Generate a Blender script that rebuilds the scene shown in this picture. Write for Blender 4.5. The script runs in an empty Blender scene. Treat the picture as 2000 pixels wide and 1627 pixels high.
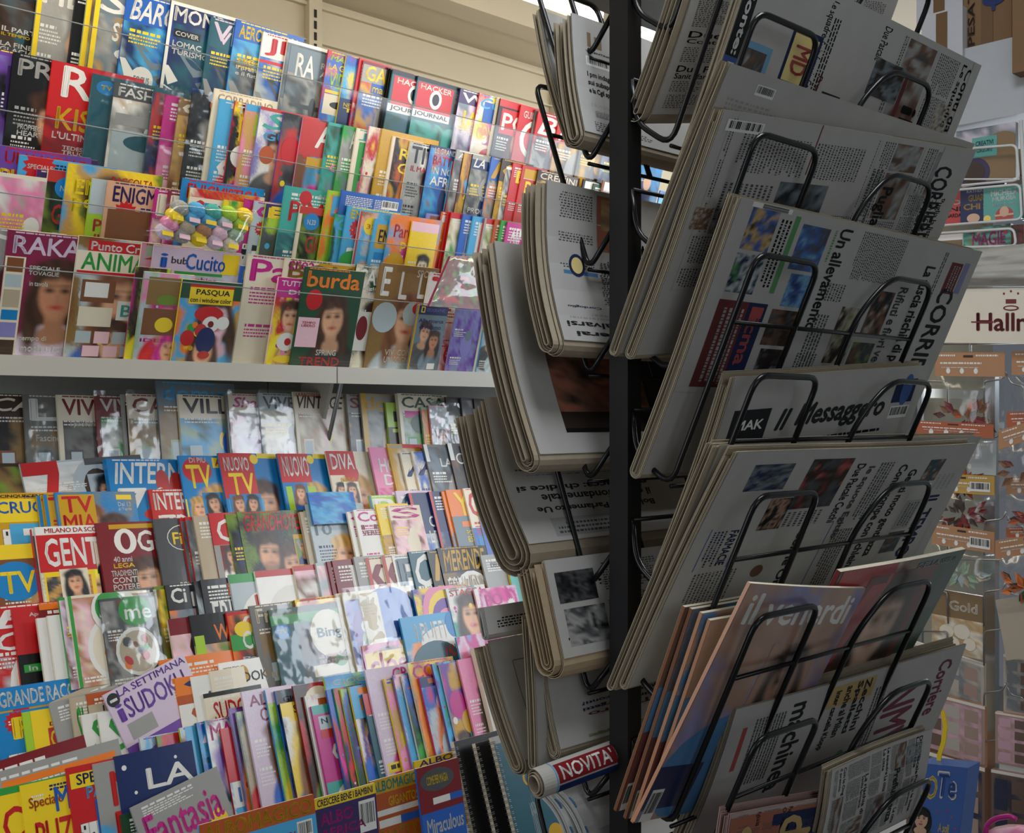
import bpy, math, random
import numpy as np
from mathutils import Matrix, Vector

# ------------------------------------------------------------------ camera, world, lights
SC = bpy.context.scene
COL = SC.collection
F = 2200.0
CAM = np.array([0.0, 0.0, 1.55])
U = np.array([0.7227, 0.6912, 0.0])          # along the magazine wall
N = np.array([0.6912, -0.7227, 0.0])         # out of the wall, towards the shopper
ZV = np.array([0.0, 0.0, 1.0])
cd = bpy.data.cameras.new('camera'); cam = bpy.data.objects.new('camera', cd); COL.objects.link(cam)
cam.location = CAM; cam.rotation_euler = (math.pi/2, 0, 0)
cd.sensor_fit = 'HORIZONTAL'; cd.sensor_width = 36.0; cd.lens = F*36.0/2000.0
cd.clip_start = 0.05; cd.clip_end = 60
SC.camera = cam
w = bpy.data.worlds.new('world'); SC.world = w; w.use_nodes = True
w.node_tree.nodes['Background'].inputs[0].default_value = (0.80, 0.88, 1.0, 1)
w.node_tree.nodes['Background'].inputs[1].default_value = 0.12
SC.view_settings.view_transform = 'Standard'
SC.view_settings.look = 'None'
SC.view_settings.gamma = 1.0
SC.view_settings.use_curve_mapping = False
SC.view_settings.exposure = 0.0

def W3(s, d, z):
    p = U*s - N*d
    return np.array([p[0], p[1], z])
def area(name, s, d, z, aim, size, power, color):
    l = bpy.data.lights.new(name, 'AREA'); l.shape = 'RECTANGLE'; l.size, l.size_y = size
    l.energy = power; l.color = color
    o = bpy.data.objects.new(name, l); COL.objects.link(o)
    o.location = W3(s, d, z)
    v = Vector(W3(*aim)) - Vector(o.location)
    o.rotation_euler = v.to_track_quat('-Z', 'Y').to_euler()
    return o
# daylight from the two open ends of the aisle, ceiling strip lamps over it
area('daylight_near_opening', -1.3, 1.45, 1.75, (2.4, 2.6, 1.45), (1.3, 1.9), 21, (0.93, 0.96, 1.0))
area('daylight_far_opening', 5.0, 1.75, 1.35, (1.6, 2.5, 1.15), (1.1, 2.0), 30, (0.86, 0.92, 1.0))
area('daylight_side_window', 3.9, 0.2, 2.25, (1.9, 2.4, 1.0), (1.9, 1.2), 36, (0.84, 0.91, 1.0))
area('strip_lamp_light', 2.0, 2.05, 2.70, (2.0, 2.45, 1.9), (3.6, 0.10), 13, (1.0, 0.86, 0.66))
area('overhead_fill_light', 1.0, 0.52, 2.75, (1.15, 0.95, 1.4), (0.6, 0.5), 13, (0.93, 0.97, 1.0))  # added fill from above, brightens the papers on the stand's far side
area('front_fill_light', -0.2, -1.7, 2.0, (1.2, 0.8, 1.6), (1.4, 1.2), 10, (0.92, 0.96, 1.0))  # soft fill added behind the camera to lift the stand's front pages

# ------------------------------------------------------------------ colours and materials
PAL = dict(w='e6e6e2', z='f6f6f4', k='0c0c0e', r='c41c22', R='7c1822', b='2160bd', B='152a60', c='48a6da', C='0e80c4',
           y='f0d020', Y='c89a14', g='2f9a40', G='1d4a30', l='a4cc30', p='e688b2', m='c22488', v='6c42a2', V='3a2660',
           o='ea7e22', n='7c4c2c', N='3a261a', s='d8a684', S='b8805e', h='43281c', j='c69c54', t='3ca69c', T='1c5868',
           H='b8804e', a='9c9c9a', d='4c4e52', i='e4dac4', x='b9aa92', f='b4c2c8', q='d4c2d8', u='8682c4', e='9fb79c', P='f2c6d4', E='c0322c',
           O='b5531c', D='26282c', A='70706c', M='842048', L='6c8a2a', J='8a6a3a', F='6d7f8c')
def lin(h):
    c = [int(h[i:i+2], 16)/255 for i in (0, 2, 4)]
    return tuple(((v+0.055)/1.055)**2.4 if v > 0.04045 else v/12.92 for v in c)
LP = {k: np.array(lin(v)) for k, v in PAL.items()}

MATS = {}
def mat(name, color=None, rough=0.5, metal=0.0, attr=False, bump=0.0, scale=60.0, var=0.06, coat=0.0, spec=0.5, emit=None, estr=0.0, trans=False, tint=None, gl=0.12):
    if name in MATS: return MATS[name]
    m = bpy.data.materials.new(name); m.use_nodes = True
    nt = m.node_tree; nd = nt.nodes; lk = nt.links
    b = nd['Principled BSDF']
    if trans:
        nd.remove(b)
        out = nd['Material Output']
        mx = nd.new('ShaderNodeMixShader'); tr = nd.new('ShaderNodeBsdfTransparent'); g = nd.new('ShaderNodeBsdfGlossy')
        fr = nd.new('ShaderNodeLayerWeight'); fr.inputs['Blend'].default_value = 0.35
        mp = nd.new('ShaderNodeMath'); mp.operation = 'MULTIPLY_ADD'; mp.inputs[1].default_value = 0.25 if bump else 0.10; mp.inputs[2].default_value = gl
        lk.new(fr.outputs['Facing'], mp.inputs[0]); lk.new(mp.outputs[0], mx.inputs[0])
        tr.inputs[0].default_value = (*(tint or (1, 1, 1)), 1)
        g.inputs['Roughness'].default_value = rough; g.inputs[0].default_value = (1, 1, 1, 1)
        lk.new(tr.outputs[0], mx.inputs[1]); lk.new(g.outputs[0], mx.inputs[2]); lk.new(mx.outputs[0], out.inputs[0])
        if bump:
            nz = nd.new('ShaderNodeTexNoise'); nz.inputs['Scale'].default_value = scale
            bp = nd.new('ShaderNodeBump'); bp.inputs['Strength'].default_value = bump; bp.inputs['Distance'].default_value = 0.01
            tc = nd.new('ShaderNodeTexCoord'); lk.new(tc.outputs['Object'], nz.inputs[0])
            lk.new(nz.outputs[0], bp.inputs['Height']); lk.new(bp.outputs[0], g.inputs['Normal'])
        MATS[name] = m; return m
    b.inputs['Roughness'].default_value = rough; b.inputs['Metallic'].default_value = metal
    b.inputs['Specular IOR Level'].default_value = spec
    b.inputs['Coat Weight'].default_value = coat; b.inputs['Coat Roughness'].default_value = 0.12
    nz = nd.new('ShaderNodeTexNoise'); nz.inputs['Scale'].default_value = scale; nz.inputs['Detail'].default_value = 3
    tc = nd.new('ShaderNodeTexCoord'); lk.new(tc.outputs['Object'], nz.inputs[0])
    mr = nd.new('ShaderNodeMapRange'); mr.inputs[3].default_value = 1-var; mr.inputs[4].default_value = 1+var*0.5
    lk.new(nz.outputs[0], mr.inputs[0])
    mx = nd.new('ShaderNodeMix'); mx.data_type = 'RGBA'; mx.blend_type = 'MULTIPLY'; mx.inputs[0].default_value = 1
    if attr:
        at = nd.new('ShaderNodeAttribute'); at.attribute_name = 'Col'; lk.new(at.outputs['Color'], mx.inputs[6])
    else:
        mx.inputs[6].default_value = (*color, 1)
    lk.new(mr.outputs[0], mx.inputs[7]); lk.new(mx.outputs[2], b.inputs['Base Color'])
    if bump:
        bp = nd.new('ShaderNodeBump'); bp.inputs['Strength'].default_value = bump; bp.inputs['Distance'].default_value = 0.002
        lk.new(nz.outputs[0], bp.inputs['Height']); lk.new(bp.outputs[0], b.inputs['Normal'])
    if emit:
        b.inputs['Emission Color'].default_value = (*emit, 1); b.inputs['Emission Strength'].default_value = estr
    MATS[name] = m; return m
M_PRINT = mat('glossy_print', attr=True, rough=0.34, coat=0.25, var=0.05, scale=40, bump=0.15)
M_NEWS = mat('newsprint', attr=True, rough=0.85, var=0.10, scale=30, bump=0.3, spec=0.2)
M_PAGE = mat('page_edges', attr=True, rough=0.8, var=0.12, scale=90, bump=0.3, spec=0.2)
M_ACR = mat('clear_acrylic', rough=0.05, trans=True, tint=(0.96, 0.97, 0.97), gl=0.012)
M_CELLO = mat('clear_film', rough=0.14, trans=True, tint=(0.94, 0.95, 0.95), gl=0.045, bump=1.0, scale=14)
M_BLACK = mat('black_painted_steel', color=(0.008, 0.008, 0.009), rough=0.35, var=0.2, scale=25, bump=0.08, spec=0.25)
M_WIRE = mat('black_coated_wire', color=(0.006, 0.006, 0.007), rough=0.25, var=0.1, spec=0.3)
M_STEEL = mat('bright_wire', color=(0.32, 0.33, 0.34), rough=0.3, metal=0.9, var=0.1)
M_WWIRE = mat('white_coated_wire', color=(0.62, 0.62, 0.62), rough=0.4, var=0.05)
M_CREAM = mat('cream_enamel', color=(0.62, 0.56, 0.43), rough=0.55, var=0.05, scale=6)
M_SHELF = mat('shelf_enamel', color=(0.44, 0.43, 0.38), rough=0.4, var=0.05, scale=9)
M_WALL = mat('painted_wall', color=(0.50, 0.53, 0.53), rough=0.7, var=0.06, scale=5)
M_CARD = mat('corrugated_card', color=(0.20, 0.115, 0.055), rough=0.85, var=0.15, scale=12, bump=0.2)
M_ATTR = mat('matte_print', attr=True, rough=0.6, var=0.06, scale=30)

# ------------------------------------------------------------------ mesh helpers
class MB:
    def __init__(s): s.v = []; s.f = []; s.c = []
    def add(s, verts, faces, col):
        o = len(s.v); s.v.extend(verts)
        if isinstance(col, str): col = LP[col]
        single = len(np.shape(col)) == 1
        for f in faces:
            s.f.append([i+o for i in f])
            if single: s.c.extend([col]*len(f))
            else: s.c.extend([col[i] for i in f])
    def box(s, x0, y0, z0, x1, y1, z1, col):
        v = [(x, y, z) for z in (z0, z1) for y in (y0, y1) for x in (x0, x1)]
        s.add(v, [(0, 2, 3, 1), (4, 5, 7, 6), (0, 1, 5, 4), (2, 6, 7, 3), (0, 4, 6, 2), (1, 3, 7, 5)], col)
    def mesh(s, name, fn=None, smooth=False):
        V = np.array(s.v, float)
        if fn is not None: V = fn(V)
        me = bpy.data.meshes.new(name)
        me.from_pydata(V.tolist(), [], s.f)
        a = me.color_attributes.new('Col', 'FLOAT_COLOR', 'CORNER')
        c = np.ones((len(s.c), 4), np.float32); c[:, :3] = np.array(s.c)
        a.data.foreach_set('color', c.ravel())
        if smooth: me.polygons.foreach_set('use_smooth', [True]*len(me.polygons))
        me.update()
        return me
    def build(s, name, material, parent=None, fn=None, smooth=False, mw=None):
        o = bpy.data.objects.new(name, s.mesh(name, fn, smooth)); COL.objects.link(o)
        o.data.materials.append(material)
        if parent is not None: o.parent = parent
        if mw is not None: o.matrix_world = mw
        return o
def tube(mb, pts, r, col='k', n=8, rnd=0.0):
    """sweep a circle along a polyline (corners rounded by rnd)"""
    P = [Vector(p) for p in pts]
    if rnd > 0:
        Q = [P[0]]
        for i in range(1, len(P)-1):
            a, b, c = P[i-1], P[i], P[i+1]
            r1 = min(rnd, (a-b).length*0.45, (c-b).length*0.45)
            p0 = b+(a-b).normalized()*r1; p2 = b+(c-b).normalized()*r1
            for t in (0, .2, .4, .6, .8, 1): Q.append(p0*(1-t)**2 + b*2*t*(1-t) + p2*t*t)
        Q.append(P[-1]); P = Q
    up = Vector((0.123, 0.2, 0.97)); rings = []; V = []
    for i, p in enumerate(P):
        t = (P[min(i+1, len(P)-1)]-P[max(i-1, 0)]).normalized()
        x = t.cross(up)
        if x.length < 0.05: x = t.cross(Vector((1, 0, 0)))
        x.normalize(); y = t.cross(x); up = -y if (-y).dot(up) > 0 else y
        for k in range(n):
            a = 2*math.pi*k/n; V.append(tuple(p + x*math.cos(a)*r + y*math.sin(a)*r))
    Fc = []
    for i in range(len(P)-1):
        for k in range(n):
            Fc.append((i*n+k, i*n+(k+1) % n, (i+1)*n+(k+1) % n, (i+1)*n+k))
    Fc.append(tuple(range(n))[::-1]); Fc.append(tuple((len(P)-1)*n+k for k in range(n)))
    mb.add(V, Fc, col)
def empty(name, loc, label=None, cat=None, group=None):
    o = bpy.data.objects.new(name, None); COL.objects.link(o); o.location = loc
    o.empty_display_size = 0.02
    tag(o, label, cat, group); return o
def tag(o, label=None, cat=None, group=None, kind=None):
    if label: o['label'] = label
    if cat: o['category'] = cat
    if group: o['group'] = group
    if kind: o['kind'] = kind
    return o

# ------------------------------------------------------------------ letters
_TX = {}
def glyphs(t, bold=0.02, shear=0.0):
    k = (t, bold, shear)
    if k not in _TX:
        cu = bpy.data.curves.new('t', 'FONT'); cu.body = t; cu.size = 1; cu.resolution_u = 2
        cu.offset = 0.0; cu.shear = shear; cu.space_character = 0.98; cu.space_word = 0.8
        ob = bpy.data.objects.new('t', cu); me = bpy.data.meshes.new_from_object(ob)
        v = np.array([tuple(x.co) for x in me.vertices]) if len(me.vertices) else np.zeros((1, 3))
        f = [tuple(p.vertices) for p in me.polygons]
        v = v - v.min(0); ext = v.max(0); ext[ext < 1e-6] = 1
        _TX[k] = (v/np.array([ext[0], ext[1], 1]), f, ext[0]/ext[1])
        bpy.data.objects.remove(ob); bpy.data.curves.remove(cu); bpy.data.meshes.remove(me)
    return _TX[k]

class Art:
    """printed matter: everything lies in page coordinates u,v (0..1, v down), rot turns the page on its sheet"""
    def __init__(s, W, H, rot=0, lay=0.00013, seed=0):
        s.W, s.H, s.rot, s.lay = W, H, rot, lay; s.m = MB(); s.k = 0; s.base = None; s.lays = []; s.quiet = False; s.ws = 1.0; s.us = 1.0; s.sat = 1.0; s.rng = random.Random(seed); s.np = np.random.RandomState(seed % 99991)
        s.asp = (H/W) if rot in (0, 180) else (W/H)      # page height / page width
    def xy(s, u, v):
        if s.rot == 0: return (u*s.W, (1-v)*s.H)
        if s.rot == 180: return ((1-u)*s.W, v*s.H)
        if s.rot == 90: return ((1-v)*s.W, (1-u)*s.H)
        return (v*s.W, u*s.H)
    def put(s, uv, faces, col, up=1):
        if s.us != 1.0 and s.k > 1: uv = [(p[0]*s.us, p[1]) for p in uv]
        u, v = np.clip([p[0] for p in uv], 0, 1), np.clip([p[1] for p in uv], 0, 1)
        s.k += 1; bb = (u.min(), u.max(), v.min(), v.max()); L = 0
        for q in s.lays:
            if q[4] > L and q[0] < bb[1] and q[1] > bb[0] and q[2] < bb[3] and q[3] > bb[2]: L = q[4]
        L += 1; s.lays.append((*bb, L)); z = L*s.lay+(.0002 if up == 2 else 0)
        x, y = s.xy(u, v)
        if s.sat < 1:
            if isinstance(col, str): col = LP[col]
            col = np.array(col, float); g = (col@np.array([.3, .6, .1]))[..., None]; col = g+(col-g)*s.sat
        s.m.add([(a, b, z) for a, b in zip(x, y)], faces, col)
    def grid(s, u0, v0, u1, v1, nx, ny, cols=None, col='w'):
        uu = np.linspace(u0, u1, nx+1); vv = np.linspace(v0, v1, ny+1)
        uv = [(a, b) for b in vv for a in uu]
        f = [(j*(nx+1)+i, (j+1)*(nx+1)+i, (j+1)*(nx+1)+i+1, j*(nx+1)+i+1) for j in range(ny) for i in range(nx)]
        s.put(uv, f, cols if cols is not None else (LP[col] if isinstance(col, str) else col))
    def R(s, u0, v0, u1, v1, col):
        a, b = abs(s.xy(u1, v1)[0]-s.xy(u0, v0)[0]), abs(s.xy(u1, v1)[1]-s.xy(u0, v0)[1])
        nx, ny = max(1, int(a/0.018)), max(1, int(b/0.03))
        if s.rot in (90, 270): nx, ny = ny, nx
        s.grid(u0, v0, u1, v1, nx, ny, col=col)
    def G2(s, u0, v0, u1, v1, c1, c2):                   # two-ink fade printed on the sheet
        n = 10; C = []
        for j in range(n+1):
            t = j/n; C += [LP[c1]*(1-t)+LP[c2]*t]*5
        s.grid(u0, v0, u1, v1, 4, n, cols=C)
    def N(s, u0, v0, u1, v1, pal, nx=14, ny=18, cell=4, sharp=1.6, jit=0.16):   # a photograph: patches of ink that run into each other
        P = np.array([LP[c] for c in pal]); g = s.np.rand(cell+2, cell+3)*(len(P)-1)
        X = np.linspace(0, cell+1.999, nx+1); Y = np.linspace(0, cell+0.999, ny+1); C = []
        for y in Y:
            for x in X:
                i, j = int(y), int(x); a, b = y-i, x-j
                a = a*a*(3-2*a); b = b*b*(3-2*b)
                g2 = g if i+1 < g.shape[0] and j+1 < g.shape[1] else np.pad(g, 1, mode='edge')
                t = (g2[i, j]*(1-a)+g2[i+1, j]*a)*(1-b)+(g2[i, j+1]*(1-a)+g2[i+1, j+1]*a)*b
                t += s.np.uniform(-.35, .35); t = min(max(t, 0), len(P)-1.0001); q = int(t); r = t-q
                r = min(max((r-.5)*sharp+.5, 0), 1)
                C.append((P[q]*(1-r)+P[q+1 if q+1 < len(P) else q]*r)*(1+s.np.uniform(-jit, jit)))
        s.grid(u0, v0, u1, v1, nx, ny, cols=C)
    def E(s, u, v, ru, rv, col, n=18, a0=0.0):
        uv = [(u, v)]; f = []
        rv = rv/s.asp
        if u-ru < 0 or u+ru > 1 or v-rv < 0 or v+rv > 1: n = max(n, 24)
        for k in (1, 2, 3):
            for i in range(n):
                a = 2*math.pi*i/n; x, y = ru*k/3*math.cos(a), rv*k/3*math.sin(a)
                uv.append((u+x*math.cos(a0)-y*s.asp*math.sin(a0), v+(x*math.sin(a0)/s.asp+y*math.cos(a0))))
        for i in range(n):
            j = (i+1) % n; f.append((0, 1+j, 1+i))
            for k in (0, 1): f.append((1+k*n+i, 1+k*n+j, 1+(k+1)*n+j, 1+(k+1)*n+i))
        s.put(uv, f, col)
    def poly(s, pts, col): s.put(pts, [tuple(range(len(pts)))[::-1]], col)
    def seven(s, u0, v0, u1, v1, col):
        s.put([(u0+(u1-u0)*a, v0+(v1-v0)*b) for a, b in ((0, 0), (0, .2), (.68, .2), (.30, 1), (.62, 1), (1, .2), (1, 0))], [(0, 1, 2, 5, 6), (2, 3, 4, 5)], col, 2)
    def S(s, u, v, r, col, n=14):
        p = []
        for i in range(2*n):
            a = math.pi*i/n; q = r*(1 if i % 2 else .74); p.append((u+q*math.cos(a), v+q*math.sin(a)/s.asp))
        s.put([(u, v)]+p, [(0, 1+(i+1) % (2*n), 1+i) for i in range(2*n)], col)
    def T(s, u0, v0, u1, v1, col, t, bold=0.02, shear=0.0, fit=True, vert=False):
        if not t: return
        if '~' in t:
            L = t.split('~'); h = (v1-v0)/len(L)
            for i, q in enumerate(L): s.T(u0, v0+i*h, u1, v0+(i+.84)*h, col, q, bold, shear, fit)
            return
        V, f, asp = glyphs(t, 0.0, shear)
        if bold:
            nv = len(V); bw = bold*1.1/asp; bh = bold*1.1; W0 = V*np.array([1-2*bw, 1-2*bh, 1])+np.array([bw, bh, 0])
            V = np.concatenate([W0+np.array([a, b, 0]) for a, b in ((-bw, 0), (bw, 0), (0, -bh), (0, bh))]); f = [tuple(i+k*nv for i in q) for k in range(4) for q in f]
        if vert:                                          # reads upwards
            uv = [(u0+(1-p[1])*(u1-u0), v1-p[0]*(v1-v0)) for p in V]
        else:
            w = u1-u0
            if not fit: w = min(w, (v1-v0)*s.asp*asp)
            uv = [(u0+p[0]*w, v1-p[1]*(v1-v0)) for p in V]
        s.put(uv, f, col, 2)
    def D(s, u0, v0, u1, v1, n, col='d', fill=.55, bold=False):   # n lines of small type
        c = LP[col]; uv = []; fc = []; h = (v1-v0)/n
        for j in range(n):
            x = u0; e = u1-(s.rng.random()*.35*(u1-u0) if j == n-1 or s.rng.random() < .15 else 0)
            while x < e-0.004:
                wd = min(s.rng.uniform(.012, .05)*(2 if bold else 1)*max(.5, (u1-u0)*2.2)*s.ws, e-x); k = len(uv); y = v0+j*h
                uv += [(x, y), (x, y+h*fill), (x+wd, y+h*fill), (x+wd, y)]; fc.append((k, k+1, k+2, k+3)); x += wd+.010*(2 if bold else 1)*s.ws
        if uv: s.put(uv, fc, c)
    def X(s, u0, v0, u1, v1, n=9, col='k'):               # crossword
        s.R(u0, v0, u1, v1, 'w'); w = (u1-u0)/n; m = max(2, int(round((v1-v0)*s.asp/w))); h = (v1-v0)/m; uv = []; fc = []
        def q(a, b, c, d): k = len(uv); uv.extend([(a, b), (a, d), (c, d), (c, b)]); fc.append((k, k+1, k+2, k+3))
        for i in range(n+1): q(u0+i*w-.002, v0, u0+i*w+.002, v1)
        for j in range(m+1): q(u0, v0+j*h-.0015, u1, v0+j*h+.0015)
        for i in range(n):
            for j in range(m):
                z = s.rng.random()
                if z < .2: q(u0+i*w, v0+j*h, u0+(i+1)*w, v0+(j+1)*h)
                elif z < .5: q(u0+(i+.35)*w, v0+(j+.25)*h, u0+(i+.6)*w, v0+(j+.75)*h)
        s.put(uv, fc, col)
    def P(s, u, v, z, hair='h', skin='s', cloth='d', long=True, man=False):      # head-and-shoulders print, z = head half width
        a = s.asp; zz = z
        s.E(u, v+2.75*z/a, 2.0*z, 1.75*z, cloth)
        if long and not man: s.E(u, v+.55*z/a, 1.28*z, 1.75*z, hair)
        s.R(u-.38*z, v+.5*z/a, u+.38*z, v+1.7*z/a, skin)
        s.E(u, v+1.5*z/a, .8*z, .5*z, skin)
        s.E(u-.05*z, v-.25*z/a, 1.12*z, 1.2*z, hair)
        s.E(u, v+.12*z/a, .80*z, 1.12*z, skin)
        s.E(u-.35*z, v-.72*z/a, .72*z, .42*z, hair, a0=-.5); s.E(u+.42*z, v-.70*z/a, .6*z, .36*z, hair, a0=.5)
        for q in (-1, 1):
            s.E(u+q*.33*z, v-.02*z/a, .15*z, .07*z, 'h', n=10); s.E(u+q*.33*z, v-.22*z/a, .2*z, .045*z, hair, n=8)
        s.E(u+.03*z, v+.36*z/a, .10*z, .12*z, 'S', n=8); s.E(u, v+.68*z/a, .27*z, .09*z, 'E', n=10)
        if man: s.E(u, v+.98*z/a, .5*z, .2*z, 'S', n=10)
    def photo(s, u0, v0, u1, v1, pal, people, nx=56, ny=70):
        """a portrait photograph as a fine mosaic of ink; people: (u, v, half width of head, hair, skin, cloth, long, man)"""
        P = np.array([LP[c] for c in pal]); X, Y = np.meshgrid(np.linspace(u0, u1, nx+1), np.linspace(v0, v1, ny+1))
        g = s.np.rand(6, 6); gx = (X-u0)/(u1-u0)*4.99; gy = (Y-v0)/(v1-v0)*4.99; ix, iy = gx.astype(int), gy.astype(int); fx, fy = gx-ix, gy-iy
        fx = fx*fx*(3-2*fx); fy = fy*fy*(3-2*fy); ix1, iy1 = np.minimum(ix+1, 5), np.minimum(iy+1, 5)
        t = ((g[iy, ix]*(1-fx)+g[iy, ix1]*fx)*(1-fy)+(g[iy1, ix]*(1-fx)+g[iy1, ix1]*fx)*fy)*(len(P)-1); t = np.clip(t+s.np.uniform(-.15, .15, t.shape), 0, len(P)-1.001)
        q = t.astype(int); r = np.clip((t-q-.5)*1.8+.5, 0, 1)[..., None]; C = P[q]*(1-r)+P[np.minimum(q+1, len(P)-1)]*r
        a = s.asp
        for (cu, cv, z, hair, skin, cloth, lng, man) in people:
            x = (X-cu)/z; y = (Y-cv)*a/z; tl = s.np.uniform(-.18, .18); x, y = x*math.cos(tl)-y*math.sin(tl), x*math.sin(tl)+y*math.cos(tl)
            hr, sk, cl = LP[hair], LP[skin], LP[cloth]; hr = hr*s.np.uniform(.8, 1.3); sk = sk*s.np.uniform(.9, 1.15)
            def el(cx, cy, rx, ry, k=5.0): return np.clip(.5-(np.sqrt(((x-cx)/rx)**2+((y-cy)/ry)**2)-1)*k*min(rx, ry), 0, 1)[..., None]
            sh = (1.06-.22*x)[..., None]; wav = (1+.22*np.sin(x*9+2*np.sin(y*2.5)))[..., None]
            if lng and not man: m = el(0, .75, 1.25, 1.9, 3); C = C*(1-m)+hr*wav*m
            m = el(0, 3.15, 2.0, 1.75); C = C*(1-m)+cl*np.clip(sh, .6, 1.2)*(1+.12*np.sin(x*5+y*3))[..., None]*m
            m = np.maximum(el(0, 1.3, .42, .75), el(0, 1.85, .75, .45)); C = C*(1-m)+sk*.78*m
            if lng and not man: m = np.maximum(el(-.98, 1.3, .36, 1.4, 4), el(.98, 1.3, .36, 1.3, 4)); C = C*(1-m)+hr*wav*m
            m = el(0, -.28, 1.03, 1.15, 4); C = C*(1-m)+hr*wav*m
            f_ = el(.02, .14, .76, 1.08); C = C*(1-f_)+sk*np.clip(sh, .7, 1.15)*f_
            m = el(-.42, -.85, .75, .42, 4)*.95; m = np.maximum(m, el(.45, -.85, .6, .36, 4)); C = C*(1-m)+hr*wav*m
            for e in (-1, 1):
                m = el(e*.33, -.04, .2, .10, 7); C = C*(1-m)+LP['h']*.5*m
                m = el(e*.33, -.25, .24, .05, 9)*.7; C = C*(1-m)+hr*.6*m
                m = el(e*.45, .35, .22, .2, 2)*.3; C = C*(1-m)+sk*np.array([1.1, .8, .75])*m
            m = el(.06, .3, .09, .22, 5)*.4; C = C*(1-m)+sk*.62*m
            m = el(.02, .66, .26, .09, 7); C = C*(1-m)+(LP['E'] if not man else LP['S'])*.9*m
            if man and s.rng.random() < .6: m = (el(0, .92, .6, .42, 4)-el(.02, .64, .3, .16, 4)).clip(0, 1)*.55; C = C*(1-m)+hr*m
        C = C*(1+s.np.uniform(-.05, .05, C.shape[:2]))[..., None]
        s.grid(u0, v0, u1, v1, nx, ny, cols=list(np.clip(C, .002, .92).reshape(-1, 3)))
    def code(s, u0, v0, u1, v1, vert=False):
        s.R(u0, v0, u1, v1, 'w'); uv = []; fc = []; n = 22
        for i in range(n):
            wd = s.rng.choice((.25, .45, .7))/n
            k = len(uv)
            if vert: y = v0+(v1-v0)*(.06+.9*i/n); uv += [(u0+.1*(u1-u0), y), (u0+.1*(u1-u0), y+wd*(v1-v0)), (u1-.25*(u1-u0), y+wd*(v1-v0)), (u1-.25*(u1-u0), y)]
            else: x = u0+(u1-u0)*(.06+.9*i/n); uv += [(x, v0+.1*(v1-v0)), (x, v1-.25*(v1-v0)), (x+wd*(u1-u0), v1-.25*(v1-v0)), (x+wd*(u1-u0), v0+.1*(v1-v0))]
            fc.append((k, k+1, k+2, k+3))
        s.put(uv, fc, 'k')

# ------------------------------------------------------------------ a photo point onto a plane of the place
def ray(px, py): return np.array([(px-1000)/F, 1.0, (813.5-py)/F])
def on_d(px, py, d):
    r = ray(px, py); return CAM + r*(d/(-(N@r)))
def on_s(px, py, s):
    r = ray(px, py); return CAM + r*(s/(U@r))
def on_lean(px, py, d0, z0, t):
    r = ray(px, py); return CAM + r*((-d0+t*(CAM[2]-z0))/(N@r-t*r[2]))
def frame(o, X, Y, Zn):
    m = Matrix.Identity(4)
    for i in range(3): m[i][0], m[i][1], m[i][2], m[i][3] = X[i], Y[i], Zn[i], o[i]
    return m
def unit(v): return v/np.linalg.norm(v)
# ------------------------------------------------------------------ the setting
def ubox(name, s0, s1, d0, d1, z0, z1, m, kind='structure', parent=None, mb=None):
    """box with sides along U, N and up"""
    b = mb or MB()
    c = [W3(s, d, z) for z in (z0, z1) for d in (d0, d1) for s in (s0, s1)]
    b.add([tuple(p) for p in c], [(0, 2, 3, 1), (4, 5, 7, 6), (0, 1, 5, 4), (2, 6, 7, 3), (0, 4, 6, 2), (1, 3, 7, 5)], 'w')
    if mb: return None
    o = b.build(name, m, parent)
    if kind and parent is None: o['kind'] = kind
    return o
ubox('floor', -3.0, 6.5, -2.2, 2.95, -0.05, 0.0, mat('floor_tiles', color=(0.22, 0.21, 0.2), rough=0.4, scale=4, var=0.15))
ubox('ceiling', -1.2, 6.5, -2.2, 2.95, 2.86, 2.92, mat('ceiling_paint', color=(0.48, 0.44, 0.36), rough=0.8, scale=3))
ubox('wall_rear', -1.2, 6.5, 2.78, 2.84, 0.0, 2.86, M_CREAM)
ubox('wall_right', -1.2, 6.5, -2.2, -2.14, 0.0, 2.86, M_WALL)
ubox('wall_end', 2.62, 2.68, -2.14, 0.80, 0.0, 2.86, mat('pale_panel', color=(0.62, 0.70, 0.70), rough=0.6, var=0.05, scale=5))
# cornice along the top of the magazine wall
ubox('trim_1', -1.2, 6.4, 2.60, 2.78, 2.770, 2.86, M_CREAM)
ubox('trim_2', -1.2, 6.4, 2.50, 2.592, 2.764, 2.85, M_CREAM)
ubox('trim_3', -1.2, 6.4, 2.765, 2.78, 2.640, 2.644, M_CREAM)
ubox('trim_4', -1.2, 6.4, 2.765, 2.78, 2.742, 2.752, M_CREAM)
# slotted uprights
SLOT = mat('slot_shadow', color=(0.02, 0.02, 0.02), rough=0.8)
for px in (613, 1088):
    p = on_d(px, 40, 2.765); s0 = float(U@p)
    e = empty('slotted_upright', W3(s0, 2.765, 1.6), 'cream slotted steel upright rising above the ' + ('aircraft magazines' if px == 613 else 'motorcycle magazines'), 'upright', 'slotted uprights on the cream back panel')
    b = MB(); ubox('', s0-.022, s0+.022, 2.755, 2.779, 1.6, 2.765, None, mb=b); o = b.build('rail', M_CREAM); o.parent = e; o.matrix_parent_inverse = e.matrix_basis.inverted()
    b = MB()
    for k in range(30): ubox('', s0-.006, s0+.003, 2.7535, 2.7555, 1.75+k*.033, 1.773+k*.033, None, mb=b)
    o = b.build('slots', SLOT); o.parent = e; o.matrix_parent_inverse = e.matrix_basis.inverted()

def local(o, e):
    o.parent = e; o.matrix_parent_inverse = Matrix.Translation(-e.location); return o
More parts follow.
